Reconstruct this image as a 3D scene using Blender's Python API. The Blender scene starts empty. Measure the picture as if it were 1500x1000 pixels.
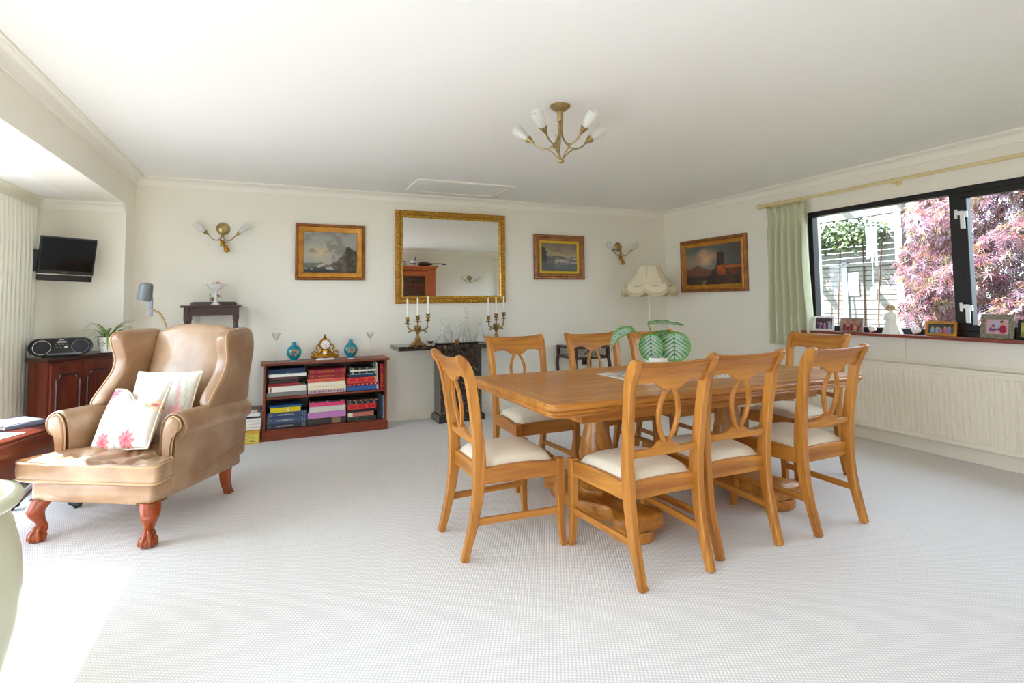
import bpy, bmesh, math, random
from mathutils import Vector, Matrix, noise
sc = bpy.context.scene
C = sc.collection
PI = math.pi
R = math.radians
random.seed(4)

# ------------------------------------------------------------------ camera
CAM_H = 1.2372
yaw, pitch, roll = 0.4169, 0.0574, -0.0116
cd = bpy.data.cameras.new('camera'); cam = bpy.data.objects.new('camera', cd); C.objects.link(cam)
F = Vector((math.sin(yaw)*math.cos(pitch), math.cos(yaw)*math.cos(pitch), math.sin(pitch)))
Rt = Vector((math.cos(yaw), -math.sin(yaw), 0)); U = Rt.cross(F)
r_ = math.cos(roll)*Rt + math.sin(roll)*U; u_ = -math.sin(roll)*Rt + math.cos(roll)*U
m3 = Matrix((r_, u_, -F)).transposed()
cam.matrix_world = Matrix.Translation((0, 0, CAM_H)) @ m3.to_4x4()
cd.sensor_fit = 'HORIZONTAL'; cd.sensor_width = 36.0
cd.lens = 791.85/1500*36.0
cd.shift_y = -(500-395.77)/1500
cd.clip_start = 0.02; cd.clip_end = 200
sc.camera = cam

# ------------------------------------------------------------------ light
SUN_DIR = Vector((1.0, -1.19, -1.575)).normalized()
w = bpy.data.worlds.new('world'); sc.world = w; w.use_nodes = True
nt = w.node_tree; nt.nodes.clear()
wo = nt.nodes.new('ShaderNodeOutputWorld'); bg = nt.nodes.new('ShaderNodeBackground')
sky = nt.nodes.new('ShaderNodeTexSky'); sky.sky_type = 'HOSEK_WILKIE'
sky.sun_direction = -SUN_DIR; sky.turbidity = 5.0; sky.ground_albedo = 0.4
mx = nt.nodes.new('ShaderNodeMixRGB'); mx.inputs[0].default_value = 0.75
mx.inputs[2].default_value = (0.71, 0.86, 1.0, 1)
nt.links.new(sky.outputs[0], mx.inputs[1]); nt.links.new(mx.outputs[0], bg.inputs[0])
bg.inputs[1].default_value = 5.4
nt.links.new(bg.outputs[0], wo.inputs[0])
sl = bpy.data.lights.new('sun', 'SUN'); sl.energy = 16.0; sl.angle = R(0.6); sl.color = (1.0, 0.985, 0.96)
so = bpy.data.objects.new('sun', sl); C.objects.link(so)
so.rotation_euler = SUN_DIR.to_track_quat('-Z', 'Y').to_euler(); so.location = (-8, 9, 14)

def portal(name, loc, direction, sx, sy):
    l = bpy.data.lights.new(name, 'AREA'); l.shape = 'RECTANGLE'; l.size = sx; l.size_y = sy
    l.cycles.is_portal = True
    o = bpy.data.objects.new(name, l); C.objects.link(o); o.location = loc
    o.rotation_euler = Vector(direction).to_track_quat('-Z', 'Y').to_euler()
    return o
portal('window_daylight_portal', (4.93, 1.84, 1.49), (-1, 0, 0), 3.7, 1.2)
portal('bay_daylight_portal', (-1.86, 2.05, 1.03), (1, 0, 0), 6.0, 2.0)

vs = sc.view_settings
vs.view_transform = 'Standard'; vs.look = 'None'; vs.gamma = 1.0; vs.use_curve_mapping = False
vs.exposure = 1.1
sc.cycles.use_denoising = True
sc.cycles.max_bounces = 16; sc.cycles.diffuse_bounces = 12; sc.cycles.glossy_bounces = 4
sc.cycles.transparent_max_bounces = 16; sc.cycles.transmission_bounces = 8
sc.cycles.sample_clamp_indirect = 8.0
sc.cycles.caustics_reflective = False; sc.cycles.caustics_refractive = False

# ------------------------------------------------------------------ helpers
def lin(c):
    return tuple((x/12.92 if x <= .04045 else ((x+.055)/1.055)**2.4) for x in c)
def rgb(r, g, b):
    return lin((r/255, g/255, b/255))

class MB:
    """collects geometry; build() links it as ONE mesh object"""
    def __init__(s): s.v = []; s.f = []; s.c = None
    def add(s, vs, fs, M=None):
        n = len(s.v)
        for p in vs:
            p = Vector(p)
            s.v.append(M @ p if M is not None else p)
        s.f += [tuple(i+n for i in f) for f in fs]
        return s
    def box(s, x0, x1, y0, y1, z0, z1, M=None):
        vs = [(x0,y0,z0),(x1,y0,z0),(x1,y1,z0),(x0,y1,z0),(x0,y0,z1),(x1,y0,z1),(x1,y1,z1),(x0,y1,z1)]
        return s.add(vs, [(3,2,1,0),(4,5,6,7),(0,1,5,4),(1,2,6,5),(2,3,7,6),(3,0,4,7)], M)
    def cbox(s, c, d, M=None):
        return s.box(c[0]-d[0]/2, c[0]+d[0]/2, c[1]-d[1]/2, c[1]+d[1]/2, c[2]-d[2]/2, c[2]+d[2]/2, M)
    def lathe(s, prof, seg=24, M=None, loc=(0,0,0), ang=2*PI, caps=True):
        vs = []; fs = []; n = len(prof); full = abs(ang-2*PI) < 1e-6
        cols = seg if full else seg+1
        for i in range(cols):
            a = ang*i/seg
            for r, z in prof:
                vs.append((loc[0]+r*math.cos(a), loc[1]+r*math.sin(a), loc[2]+z))
        for i in range(seg):
            j = (i+1) % cols
            for k in range(n-1):
                fs.append((i*n+k, j*n+k, j*n+k+1, i*n+k+1))
        if caps and full:
            if prof[0][0] > 1e-5: fs.append(tuple(i*n for i in range(seg))[::-1])
            if prof[-1][0] > 1e-5: fs.append(tuple(i*n+n-1 for i in range(seg)))
        return s.add(vs, fs, M)
    def tube(s, pts, rad, seg=8, M=None, caps=True, flat=1.0):
        pts = [Vector(p) for p in pts]; n = len(pts)
        if not hasattr(rad, '__len__'): rad = [rad]*n
        vs = []; fs = []
        t0 = (pts[1]-pts[0]).normalized()
        up = Vector((0,0,1)) if abs(t0.z) < .9 else Vector((1,0,0))
        a = t0.cross(up).normalized(); b = a.cross(t0).normalized()
        for i in range(n):
            t = (pts[min(i+1,n-1)]-pts[max(i-1,0)]).normalized()
            a = (a - t*a.dot(t)).normalized(); b = t.cross(a).normalized()
            for k in range(seg):
                q = 2*PI*k/seg
                vs.append(pts[i]+(a*math.cos(q)+b*math.sin(q)*flat)*rad[i])
        for i in range(n-1):
            for k in range(seg):
                k2 = (k+1) % seg
                fs.append((i*seg+k, i*seg+k2, (i+1)*seg+k2, (i+1)*seg+k))
        if caps:
            fs.append(tuple(range(seg))[::-1]); fs.append(tuple((n-1)*seg+k for k in range(seg)))
        return s.add(vs, fs, M)
    def prism(s, poly, z0, z1, M=None):
        n = len(poly)
        vs = [(p[0],p[1],z0) for p in poly]+[(p[0],p[1],z1) for p in poly]
        fs = [tuple(range(n))[::-1], tuple(range(n,2*n))]+[(i,(i+1)%n,n+(i+1)%n,n+i) for i in range(n)]
        return s.add(vs, fs, M)
    def layers(s, loops, M=None, cap=True):
        """loops: list of equal-length closed 3d loops"""
        n = len(loops[0]); vs = [p for l in loops for p in l]; fs = []
        for i in range(len(loops)-1):
            for k in range(n):
                k2 = (k+1) % n
                fs.append((i*n+k, i*n+k2, (i+1)*n+k2, (i+1)*n+k))
        if cap:
            fs.append(tuple(range(n))[::-1]); fs.append(tuple((len(loops)-1)*n+k for k in range(n)))
        return s.add(vs, fs, M)
    def ribbon(s, path, wid, x0, x1, M=None):
        """path of (y,z) with widths, extruded x0..x1"""
        n = len(path); Lp = []; Rp = []
        for i in range(n):
            a = Vector(path[max(i-1,0)]); b = Vector(path[min(i+1,n-1)])
            t = (b-a).normalized(); nn = Vector((-t.y, t.x)); p = Vector(path[i])
            ww = wid[i] if hasattr(wid,'__len__') else wid
            Lp.append(p+nn*ww/2); Rp.append(p-nn*ww/2)
        vs = []; fs = []
        for i in range(n):
            vs += [(x0,Lp[i].x,Lp[i].y),(x1,Lp[i].x,Lp[i].y),(x1,Rp[i].x,Rp[i].y),(x0,Rp[i].x,Rp[i].y)]
        for i in range(n-1):
            for k in range(4):
                k2 = (k+1) % 4
                fs.append((i*4+k, i*4+k2, (i+1)*4+k2, (i+1)*4+k))
        fs += [(3,2,1,0), tuple((n-1)*4+k for k in range(4))]
        return s.add(vs, fs, M)
    def grid(s, fn, nu, nv, M=None, flip=False, wrapu=False):
        vs = [fn(i/nu, j/nv) for i in range(nu+1) for j in range(nv+1)]
        fs = []
        for i in range(nu):
            for j in range(nv):
                q = (i*(nv+1)+j, (i+1)*(nv+1)+j, (i+1)*(nv+1)+j+1, i*(nv+1)+j+1)
                fs.append(q[::-1] if flip else q)
        return s.add(vs, fs, M)
    def build(s, name, mat, parent=None, smooth=40, bevel=0, seg=2, solid=0, sub=0, weld=0, recalc=True):
        me = bpy.data.meshes.new(name)
        me.from_pydata([tuple(v) for v in s.v], [], s.f)
        if weld or recalc:
            bm = bmesh.new(); bm.from_mesh(me)
            if weld: bmesh.ops.remove_doubles(bm, verts=bm.verts, dist=weld)
            if recalc: bmesh.ops.recalc_face_normals(bm, faces=bm.faces)
            bm.to_mesh(me); bm.free()
        me.update()
        o = bpy.data.objects.new(name, me); C.objects.link(o)
        if mat: me.materials.append(M_[mat] if isinstance(mat, str) else mat)
        if parent: o.parent = parent
        if solid:
            md = o.modifiers.new('solid', 'SOLIDIFY'); md.thickness = solid; md.offset = 0
        if bevel:
            md = o.modifiers.new('bevel', 'BEVEL'); md.width = bevel; md.segments = seg; md.limit_method = 'ANGLE'; md.angle_limit = R(35)
        if sub:
            md = o.modifiers.new('sub', 'SUBSURF'); md.levels = sub; md.render_levels = sub
        if smooth:
            me.shade_smooth()
            if smooth < 180 and not sub: me.set_sharp_from_angle(angle=R(smooth if not bevel else max(smooth, 50)))
        return o

def tag(o, label, cat=None, group=None, kind=None):
    o['label'] = label
    if cat: o['category'] = cat
    if group: o['group'] = group
    if kind: o['kind'] = kind
    return o
def thing(name, label, cat, loc=(0,0,0), rz=0, group=None):
    o = bpy.data.objects.new(name, None); C.objects.link(o); o.empty_display_size = .1
    o.location = loc; o.rotation_euler = (0,0,rz)
    return tag(o, label, cat, group)
def struct(name, mb, mat, label, cat, parent=None, **k):
    o = mb.build(name, mat, parent, **k)
    if parent is None: tag(o, label, cat, None, 'structure')
    return o
def dup(root, loc, rz, label, group=None):
    r = root.copy(); C.objects.link(r); r.location = loc; r.rotation_euler = (0,0,rz); r['label'] = label
    if group: r['group'] = group
    for ch in list(root.children):
        c = ch.copy(); C.objects.link(c); c.parent = r
        for g in list(ch.children):
            d = g.copy(); C.objects.link(d); d.parent = c
    return r
def spline(pts, n=8, closed=False):
    """Catmull-Rom through pts"""
    P = [Vector(p) for p in pts]; N = len(P); out = []
    rng = N if closed else N-1
    for i in range(rng):
        if closed: a,b,c,d = P[(i-1)%N],P[i],P[(i+1)%N],P[(i+2)%N]
        else: a,b,c,d = P[max(i-1,0)],P[i],P[i+1],P[min(i+2,N-1)]
        for k in range(n):
            t = k/n
            out.append(.5*((2*b)+(c-a)*t+(2*a-5*b+4*c-d)*t*t+(3*b-a-3*c+d)*t**3))
    if not closed: out.append(P[-1])
    return out
def rrect(x0, x1, y0, y1, r, n=5):
    out = []
    for cx, cy, a0 in ((x1-r,y0+r,-PI/2),(x1-r,y1-r,0),(x0+r,y1-r,PI/2),(x0+r,y0+r,PI)):
        for k in range(n+1):
            a = a0+PI/2*k/n
            out.append((cx+r*math.cos(a), cy+r*math.sin(a)))
    return out
def lerp(a, b, t): return a+(b-a)*t
def mixc(a, b, t): return tuple(x+(y-x)*max(0,min(1,t)) for x,y in zip(a,b))
def sm(a, b, x):
    t = max(0, min(1, (x-a)/(b-a))); return t*t*(3-2*t)
def interp(tab, x):
    for (a, va), (b, vb) in zip(tab, tab[1:]):
        if x <= b: return lerp(va, vb, max(0, (x-a)/(b-a)))
    return tab[-1][1]
def RX(a): return Matrix.Rotation(a, 4, 'X')
def RY(a): return Matrix.Rotation(a, 4, 'Y')
def RZ(a): return Matrix.Rotation(a, 4, 'Z')
def T(*p): return Matrix.Translation(p if len(p) == 3 else p[0])
def align(d):
    """matrix turning +Z to direction d"""
    return Vector(d).to_track_quat('Z', 'Y').to_matrix().to_4x4()
def fbm(x, y, s=1.0, o=4, off=0.0):
    t = 0; a = .5
    for i in range(o):
        t += a*noise.noise(Vector((x*s+off, y*s-off, off*.7))); s *= 2; a *= .5
    return t
def printed(name, P0, PU, PV, nu, nv, fn, parent, rough=.5, mat='print'):
    """flat print: a real surface whose colours (sRGB 0..1) come from fn(u,v)"""
    me = bpy.data.meshes.new(name)
    P0, PU, PV = Vector(P0), Vector(PU), Vector(PV)
    vs = [P0+PU*(i/nu)+PV*(j/nv) for i in range(nu+1) for j in range(nv+1)]
    fs = [(i*(nv+1)+j,(i+1)*(nv+1)+j,(i+1)*(nv+1)+j+1,i*(nv+1)+j+1) for i in range(nu) for j in range(nv)]
    me.from_pydata([tuple(v) for v in vs], [], fs)
    ca = me.color_attributes.new('Col', 'FLOAT_COLOR', 'POINT')
    for k in range(len(vs)):
        i, j = divmod(k, nv+1)
        c = lin(tuple(max(0,min(1,x)) for x in fn(i/nu, j/nv)))
        ca.data[k].color = (*c, 1)
    me.materials.append(M_[mat])
    o = bpy.data.objects.new(name, me); C.objects.link(o); o.parent = parent
    return o
def paint_mesh(o, fn):
    """colour attribute on an existing mesh from fn(local position) -> sRGB 0..1"""
    me = o.data
    ca = me.color_attributes.new('Col', 'FLOAT_COLOR', 'POINT')
    for k, v in enumerate(me.vertices):
        ca.data[k].color = (*lin(tuple(max(0,min(1,x)) for x in fn(v.co))), 1)

# ------------------------------------------------------------------ materials
M_ = {}
def mat(name, col, rough=.5, metal=0, spec=.5, noise_s=0, noise_a=.12, bump=0, bump_s=200, scale=(1,1,1), col2=None, detail=4, coat=0, sheen=0, trans=0):
    m = bpy.data.materials.new(name); m.use_nodes = True; M_[name] = m
    n = m.node_tree; b = n.nodes['Principled BSDF']
    b.inputs['Base Color'].default_value = (*col, 1); b.inputs['Roughness'].default_value = rough
    b.inputs['Metallic'].default_value = metal; b.inputs['Specular IOR Level'].default_value = spec
    if coat: b.inputs['Coat Weight'].default_value = coat; b.inputs['Coat Roughness'].default_value = .12
    if sheen: b.inputs['Sheen Weight'].default_value = sheen
    if noise_s or bump:
        tc = n.nodes.new('ShaderNodeTexCoord'); mp = n.nodes.new('ShaderNodeMapping'); mp.inputs['Scale'].default_value = scale
        n.links.new(tc.outputs['Object'], mp.inputs[0])
    if noise_s:
        nz = n.nodes.new('ShaderNodeTexNoise'); nz.inputs['Scale'].default_value = noise_s; nz.inputs['Detail'].default_value = detail
        cr = n.nodes.new('ShaderNodeValToRGB')
        c2 = col2 or tuple(x*(1-noise_a) for x in col)
        cr.color_ramp.elements[0].position = .32; cr.color_ramp.elements[1].position = .68
        cr.color_ramp.elements[0].color = (*c2, 1); cr.color_ramp.elements[1].color = (*col, 1)
        n.links.new(mp.outputs[0], nz.inputs['Vector']); n.links.new(nz.outputs['Fac'], cr.inputs[0]); n.links.new(cr.outputs[0], b.inputs['Base Color'])
    if bump:
        nb = n.nodes.new('ShaderNodeTexNoise'); nb.inputs['Scale'].default_value = bump_s; nb.inputs['Detail'].default_value = 3
        bp = n.nodes.new('ShaderNodeBump'); bp.inputs['Strength'].default_value = bump; bp.inputs['Distance'].default_value = .004
        n.links.new(mp.outputs[0], nb.inputs['Vector']); n.links.new(nb.outputs['Fac'], bp.inputs['Height']); n.links.new(bp.outputs[0], b.inputs['Normal'])
    return m
def wood(name, c1, c2, axis='z', rough=.38, spec=.45, s=9, coat=0):
    sc_ = {'x': (.18,2.2,2.2), 'y': (2.2,.18,2.2), 'z': (2.2,2.2,.18)}[axis]
    m = mat(name, c1, rough, 0, spec, s, col2=c2, scale=sc_, detail=8, coat=coat)
    n = m.node_tree; b = n.nodes['Principled BSDF']
    nz = [x for x in n.nodes if x.type == 'TEX_NOISE'][0]; nz.inputs['Distortion'].default_value = 1.2
    bp = n.nodes.new('ShaderNodeBump'); bp.inputs['Strength'].default_value = .05; bp.inputs['Distance'].default_value = .002
    n.links.new(nz.outputs['Fac'], bp.inputs['Height']); n.links.new(bp.outputs[0], b.inputs['Normal'])
    return m
mat('wall', rgb(240,236,224), .85, spec=.2, bump=.06, bump_s=90)
mat('ceiling', rgb(245,245,242), .9, spec=.15)
mat('cornice', rgb(244,241,232), .7, spec=.25)
mat('white_paint', rgb(236,230,216), .45, spec=.4)
mat('radiator', rgb(236,229,212), .4, spec=.4)
for ax in 'xyz':
    wood('oak_'+ax, rgb(198,134,54), rgb(154,92,30), ax, .34, coat=.15)
    wood('mahogany_'+ax, rgb(118,46,22), rgb(70,22,10), ax, .28, coat=.35)
    wood('darkwood_'+ax, rgb(72,34,22), rgb(46,20,14), ax, .32, coat=.2)
    wood('redwood_'+ax, rgb(140,62,34), rgb(108,42,20), ax, .38)
wood('legwood', rgb(172,78,22), rgb(122,44,10), 'z', .28, coat=.25)
wood('pine', rgb(190,98,44), rgb(160,74,30), 'z', .4)
mat('seat_fabric', rgb(232,222,202), .9, spec=.2, noise_s=60, noise_a=.06, bump=.25, bump_s=700, sheen=.1)
mat('leather', rgb(178,146,114), .36, spec=.6, noise_s=4.5, col2=rgb(144,104,70), bump=.10, bump_s=260, coat=.35)
mat('piping', rgb(196,160,122), .45)
mat('nailhead', rgb(120,92,60), .35, metal=.9)
mat('gold', rgb(206,148,58), .36, metal=.45, noise_s=14, col2=rgb(176,114,38))
mat('gold_bright', rgb(230,188,80), .3, metal=.45, noise_s=40, col2=rgb(170,120,34))
mat('frame_brown', rgb(164,104,50), .36, metal=.25, noise_s=16, col2=rgb(122,70,30))
mat('slip_yellow', rgb(214,176,44), .5, metal=.3)
mat('brass', rgb(190,168,120), .32, metal=.8, noise_s=12, col2=rgb(152,130,84))
mat('brass_antique', rgb(176,140,76), .34, metal=.75, noise_s=25, col2=rgb(124,94,48))
mat('gilt', rgb(206,150,40), .34, metal=.85, noise_s=40, col2=rgb(150,98,22))
mat('wax', rgb(246,240,226), .5)
mat('silver', rgb(205,200,192), .2, metal=1.0)
mat('chrome', rgb(190,188,184), .25, metal=1.0)
mat('black_plastic', rgb(18,18,20), .35, spec=.5)
mat('black_gloss', rgb(6,6,8), .08, spec=.25)
mat('black_mesh', rgb(26,27,31), .6, bump=.4, bump_s=900)
mat('grey_plastic', rgb(112,114,118), .35)
mat('lcd', rgb(150,152,132), .3)
mat('black_frame', rgb(24,22,22), .42, spec=.4)
mat('white_plastic', rgb(238,238,236), .35)
mat('porcelain', rgb(238,236,230), .15, spec=.6)
mat('turquoise', rgb(16,150,170), .12, spec=.6, noise_s=10, col2=rgb(10,120,142))
mat('celadon', rgb(214,214,186), .3, spec=.5, noise_s=6, noise_a=.05)
mat('curtain', rgb(208,210,180), .85, spec=.15, noise_s=3, scale=(40,40,.6), noise_a=.08)
mat('curtain_cream', rgb(238,238,224), .85, spec=.15, noise_s=3, scale=(40,40,.6), noise_a=.05)
mat('rod', rgb(228,210,156), .4)
mat('shade_fabric', rgb(238,226,198), .85, spec=.15, noise_s=70, noise_a=.05, bump=.2, bump_s=300)
mat('fringe', rgb(224,206,170), .9, spec=.1, noise_s=80, noise_a=.25, scale=(6,6,.3))
mat('lamp_white', rgb(236,230,216), .4)
mat('paper', rgb(236,230,214), .8, spec=.15, noise_s=40, scale=(.1,.1,14), noise_a=.12)
mat('soil', rgb(60,44,32), .95, spec=.1, noise_s=30, noise_a=.4)
mat('stem_green', rgb(110,140,60), .5)
mat('trunk', rgb(96,76,64), .9, spec=.1, noise_s=14, noise_a=.4, bump=.5, bump_s=40)
mat('sill_wood', rgb(140,62,38), .3, noise_s=8, col2=rgb(116,46,28), scale=(2,.2,2), coat=.4)
mat('fence_board', rgb(122,119,113), .8, spec=.2, noise_s=6, scale=(1,.2,3), noise_a=.16)
mat('fence_post', rgb(150,156,162), .7, spec=.2)
mat('ground', rgb(84,92,58), .95, spec=.1, noise_s=5, col2=rgb(60,74,40))
mat('paving', rgb(128,128,130), .9, spec=.1, noise_s=3, noise_a=.12)  # for the ground added outside the bay to bounce neutral light
mat('outside_wall', rgb(214,206,190), .9, spec=.1)
mat('purple_stone', rgb(120,110,100), .9)

def attr_mat(name, rough=.5, spec=.4, trans=0, coat=0):
    m = bpy.data.materials.new(name); m.use_nodes = True; M_[name] = m
    n = m.node_tree; b = n.nodes['Principled BSDF']; b.inputs['Roughness'].default_value = rough; b.inputs['Specular IOR Level'].default_value = spec
    if coat: b.inputs['Coat Weight'].default_value = coat
    a = n.nodes.new('ShaderNodeAttribute'); a.attribute_name = 'Col'
    n.links.new(a.outputs['Color'], b.inputs['Base Color'])
    if trans:
        t = n.nodes.new('ShaderNodeBsdfTranslucent'); ms = n.nodes.new('ShaderNodeMixShader'); ms.inputs[0].default_value = trans
        n.links.new(a.outputs['Color'], t.inputs[0]); n.links.new(b.outputs[0], ms.inputs[1]); n.links.new(t.outputs[0], ms.inputs[2])
        n.links.new(ms.outputs[0], n.nodes['Material Output'].inputs[0])
    return m
attr_mat('print', .55, .35); attr_mat('oil_paint', .35, .45, coat=.1); attr_mat('leaf', .35, .5, trans=.3)
attr_mat('maple_leaf', .5, .3, trans=.4); attr_mat('fabric_print', .9, .2)

def glass_mat(name, tint=(1,1,1), refl=1.0, base=.04, rough=0.0, frost=0):
    """thin clear glass: mostly see-through, reflecting more at grazing angles"""
    m = bpy.data.materials.new(name); m.use_nodes = True; M_[name] = m
    n = m.node_tree; n.nodes.clear(); out = n.nodes.new('ShaderNodeOutputMaterial')
    tr = n.nodes.new('ShaderNodeBsdfTransparent'); tr.inputs[0].default_value = (*tint, 1)
    gl = n.nodes.new('ShaderNodeBsdfGlossy'); gl.inputs['Roughness'].default_value = rough
    fr = n.nodes.new('ShaderNodeLayerWeight'); fr.inputs[0].default_value = .25
    mt = n.nodes.new('ShaderNodeMath'); mt.operation = 'MULTIPLY_ADD'; mt.inputs[1].default_value = refl*.6; mt.inputs[2].default_value = base
    mt.use_clamp = True
    ms = n.nodes.new('ShaderNodeMixShader')
    n.links.new(fr.outputs['Fresnel'], mt.inputs[0]); n.links.new(mt.outputs[0], ms.inputs[0])
    n.links.new(tr.outputs[0], ms.inputs[1]); n.links.new(gl.outputs[0], ms.inputs[2])
    last = ms
    if frost:
        df = n.nodes.new('ShaderNodeBsdfTranslucent'); df.inputs[0].default_value = (.95,.95,.93,1)
        d2 = n.nodes.new('ShaderNodeBsdfDiffuse'); d2.inputs[0].default_value = (.93,.93,.91,1)
        m1 = n.nodes.new('ShaderNodeMixShader'); m1.inputs[0].default_value = .5
        n.links.new(df.outputs[0], m1.inputs[1]); n.links.new(d2.outputs[0], m1.inputs[2])
        m2 = n.nodes.new('ShaderNodeMixShader'); m2.inputs[0].default_value = frost
        n.links.new(ms.outputs[0], m2.inputs[1]); n.links.new(m1.outputs[0], m2.inputs[2]); last = m2
    n.links.new(last.outputs[0], out.inputs[0])
    return m
glass_mat('pane', (1,1,1), .5, .02); glass_mat('crystal', (.97,.98,.97), .8, .06, .03, frost=.10)
glass_mat('frosted', (1,1,1), .6, .05, .05, frost=.62); glass_mat('thin_glass', (.97,.98,.97), 1.0, .03)
m = mat('mirror_glass', (.86,.87,.86), .0, metal=1.0)

def marble():
    m = mat('marble', rgb(30,27,26), .12, spec=.6, coat=.3); n = m.node_tree; b = n.nodes['Principled BSDF']
    tc = n.nodes.new('ShaderNodeTexCoord'); nz = n.nodes.new('ShaderNodeTexNoise'); nz.inputs['Scale'].default_value = 7; nz.inputs['Detail'].default_value = 6; nz.inputs['Distortion'].default_value = 2.5
    cr = n.nodes.new('ShaderNodeValToRGB'); e = cr.color_ramp.elements
    e[0].position = .0; e[0].color = (*rgb(24,21,20),1); e[1].position = 1; e[1].color = (*rgb(36,32,30),1)
    for p, c in ((.44, rgb(34,28,24)), (.478, rgb(70,58,48)), (.488, rgb(134,116,96)), (.498, rgb(66,54,44)), (.53, rgb(34,30,28)), (.60, rgb(52,46,42)), (.66, rgb(28,26,25))):
        q = e.new(p); q.color = (*c, 1)
    n.links.new(tc.outputs['Object'], nz.inputs['Vector']); n.links.new(nz.outputs['Fac'], cr.inputs[0]); n.links.new(cr.outputs[0], b.inputs['Base Color'])
marble()
def carpet():
    m = mat('carpet', rgb(226,225,225), .95, spec=.08); n = m.node_tree; b = n.nodes['Principled BSDF']
    tc = n.nodes.new('ShaderNodeTexCoord')
    def wave(rot, scale):
        mp = n.nodes.new('ShaderNodeMapping'); mp.inputs['Rotation'].default_value = (0,0,rot)
        wv = n.nodes.new('ShaderNodeTexWave'); wv.wave_type = 'BANDS'; wv.bands_direction = 'X'; wv.inputs['Scale'].default_value = scale
        wv.inputs['Distortion'].default_value = .6; wv.inputs['Detail'].default_value = 1; wv.inputs['Detail Scale'].default_value = 2
        n.links.new(tc.outputs['Object'], mp.inputs[0]); n.links.new(mp.outputs[0], wv.inputs['Vector']); return wv
    w1 = wave(R(28), 24); w2 = wave(R(118), 24)
    mu = n.nodes.new('ShaderNodeMath'); mu.operation = 'MULTIPLY'
    n.links.new(w1.outputs['Fac'], mu.inputs[0]); n.links.new(w2.outputs['Fac'], mu.inputs[1])
    nz = n.nodes.new('ShaderNodeTexNoise'); nz.inputs['Scale'].default_value = 260; nz.inputs['Detail'].default_value = 3
    n.links.new(tc.outputs['Object'], nz.inputs['Vector'])
    ad = n.nodes.new('ShaderNodeMath'); ad.operation = 'MULTIPLY_ADD'; ad.inputs[1].default_value = .35
    n.links.new(nz.outputs['Fac'], ad.inputs[0]); n.links.new(mu.outputs[0], ad.inputs[2])
    cr = n.nodes.new('ShaderNodeValToRGB'); cr.color_ramp.elements[0].color = (*rgb(208,207,208),1); cr.color_ramp.elements[1].color = (*rgb(241,240,240),1)
    cr.color_ramp.elements[0].position = .05; cr.color_ramp.elements[1].position = .55
    n.links.new(ad.outputs[0], cr.inputs[0]); n.links.new(cr.outputs[0], b.inputs['Base Color'])
    bp = n.nodes.new('ShaderNodeBump'); bp.inputs['Strength'].default_value = .35; bp.inputs['Distance'].default_value = .005
    n.links.new(ad.outputs[0], bp.inputs['Height']); n.links.new(bp.outputs[0], b.inputs['Normal'])
carpet()
def cmat(c, rough=.45, **k):
    nm = 'c_%d_%d_%d' % c
    return M_.get(nm) or mat(nm, rgb(*c), rough, **k)
# ------------------------------------------------------------------ the room
XR, YB, XL, H = 4.797, 5.754, -1.135, 2.40
YF = -0.25           # wall behind the camera, right part
YG, XG = -1.6, 1.95  # unseen L added behind the camera to balance light: end and return walls
BX, BY0, BY1, BH = -1.72, -1.6, 5.43, 2.09      # bay: outer wall, ends, ceiling
TH = .14
struct('floor', MB().box(BX-.15, XR+.15, YG-.15, YB+.15, -.12, 0), 'carpet', 'cream ribbed loop-pile carpet over the whole floor', 'floor')
cm = MB().box(XL-.02, XR+.15, YG-.15, YB+.15, H, H+.12)
struct('ceiling', cm, 'ceiling', 'plain white painted ceiling with the brass light', 'ceiling')
struct('wall_back', MB().box(XL-.3, XR+.15, YB, YB+.15, 0, H), 'wall', 'cream wall behind the mirror and bookcase', 'wall')
struct('wall_front', MB().box(XG, XR+.15, YF-.15, YF, 0, H), 'wall', 'cream wall seen in the mirror', 'wall')
struct('wall_return_added', MB().box(XG, XG+.15, YG-.15, YF-.15, 0, H), 'wall', 'cream return wall of the unseen room part added for light', 'wall')
struct('wall_end_added', MB().box(BX-.15, XG, YG-.15, YG, 0, H), 'wall', 'cream end wall of the unseen room part added for light', 'wall')
# right wall with window opening
WY0, WY1, WZ0, WZ1 = .02, 3.655, .925, 2.075  # opening lengthened unseen towards the camera for more daylight
mb = MB()
mb.box(XR, XR+.15, YF-.15, YB+.15, 0, WZ0); mb.box(XR, XR+.15, YF-.15, YB+.15, WZ1, H)
mb.box(XR, XR+.15, YF-.15, WY0, WZ0, WZ1); mb.box(XR, XR+.15, WY1, YB+.15, WZ0, WZ1)
struct('wall_right', mb, 'wall', 'cream wall with the black framed window', 'wall', smooth=0)
# left side: nib, beam over the bay, wall beside the camera
mb = MB()
mb.box(XL-.3, XL, BY1, YB, 0, H)
mb.box(XL-.3, XL, BY0, BY1, BH, H)
struct('wall_left', mb, 'wall', 'cream wall and beam over the bay on the left', 'wall', smooth=0)
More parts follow.
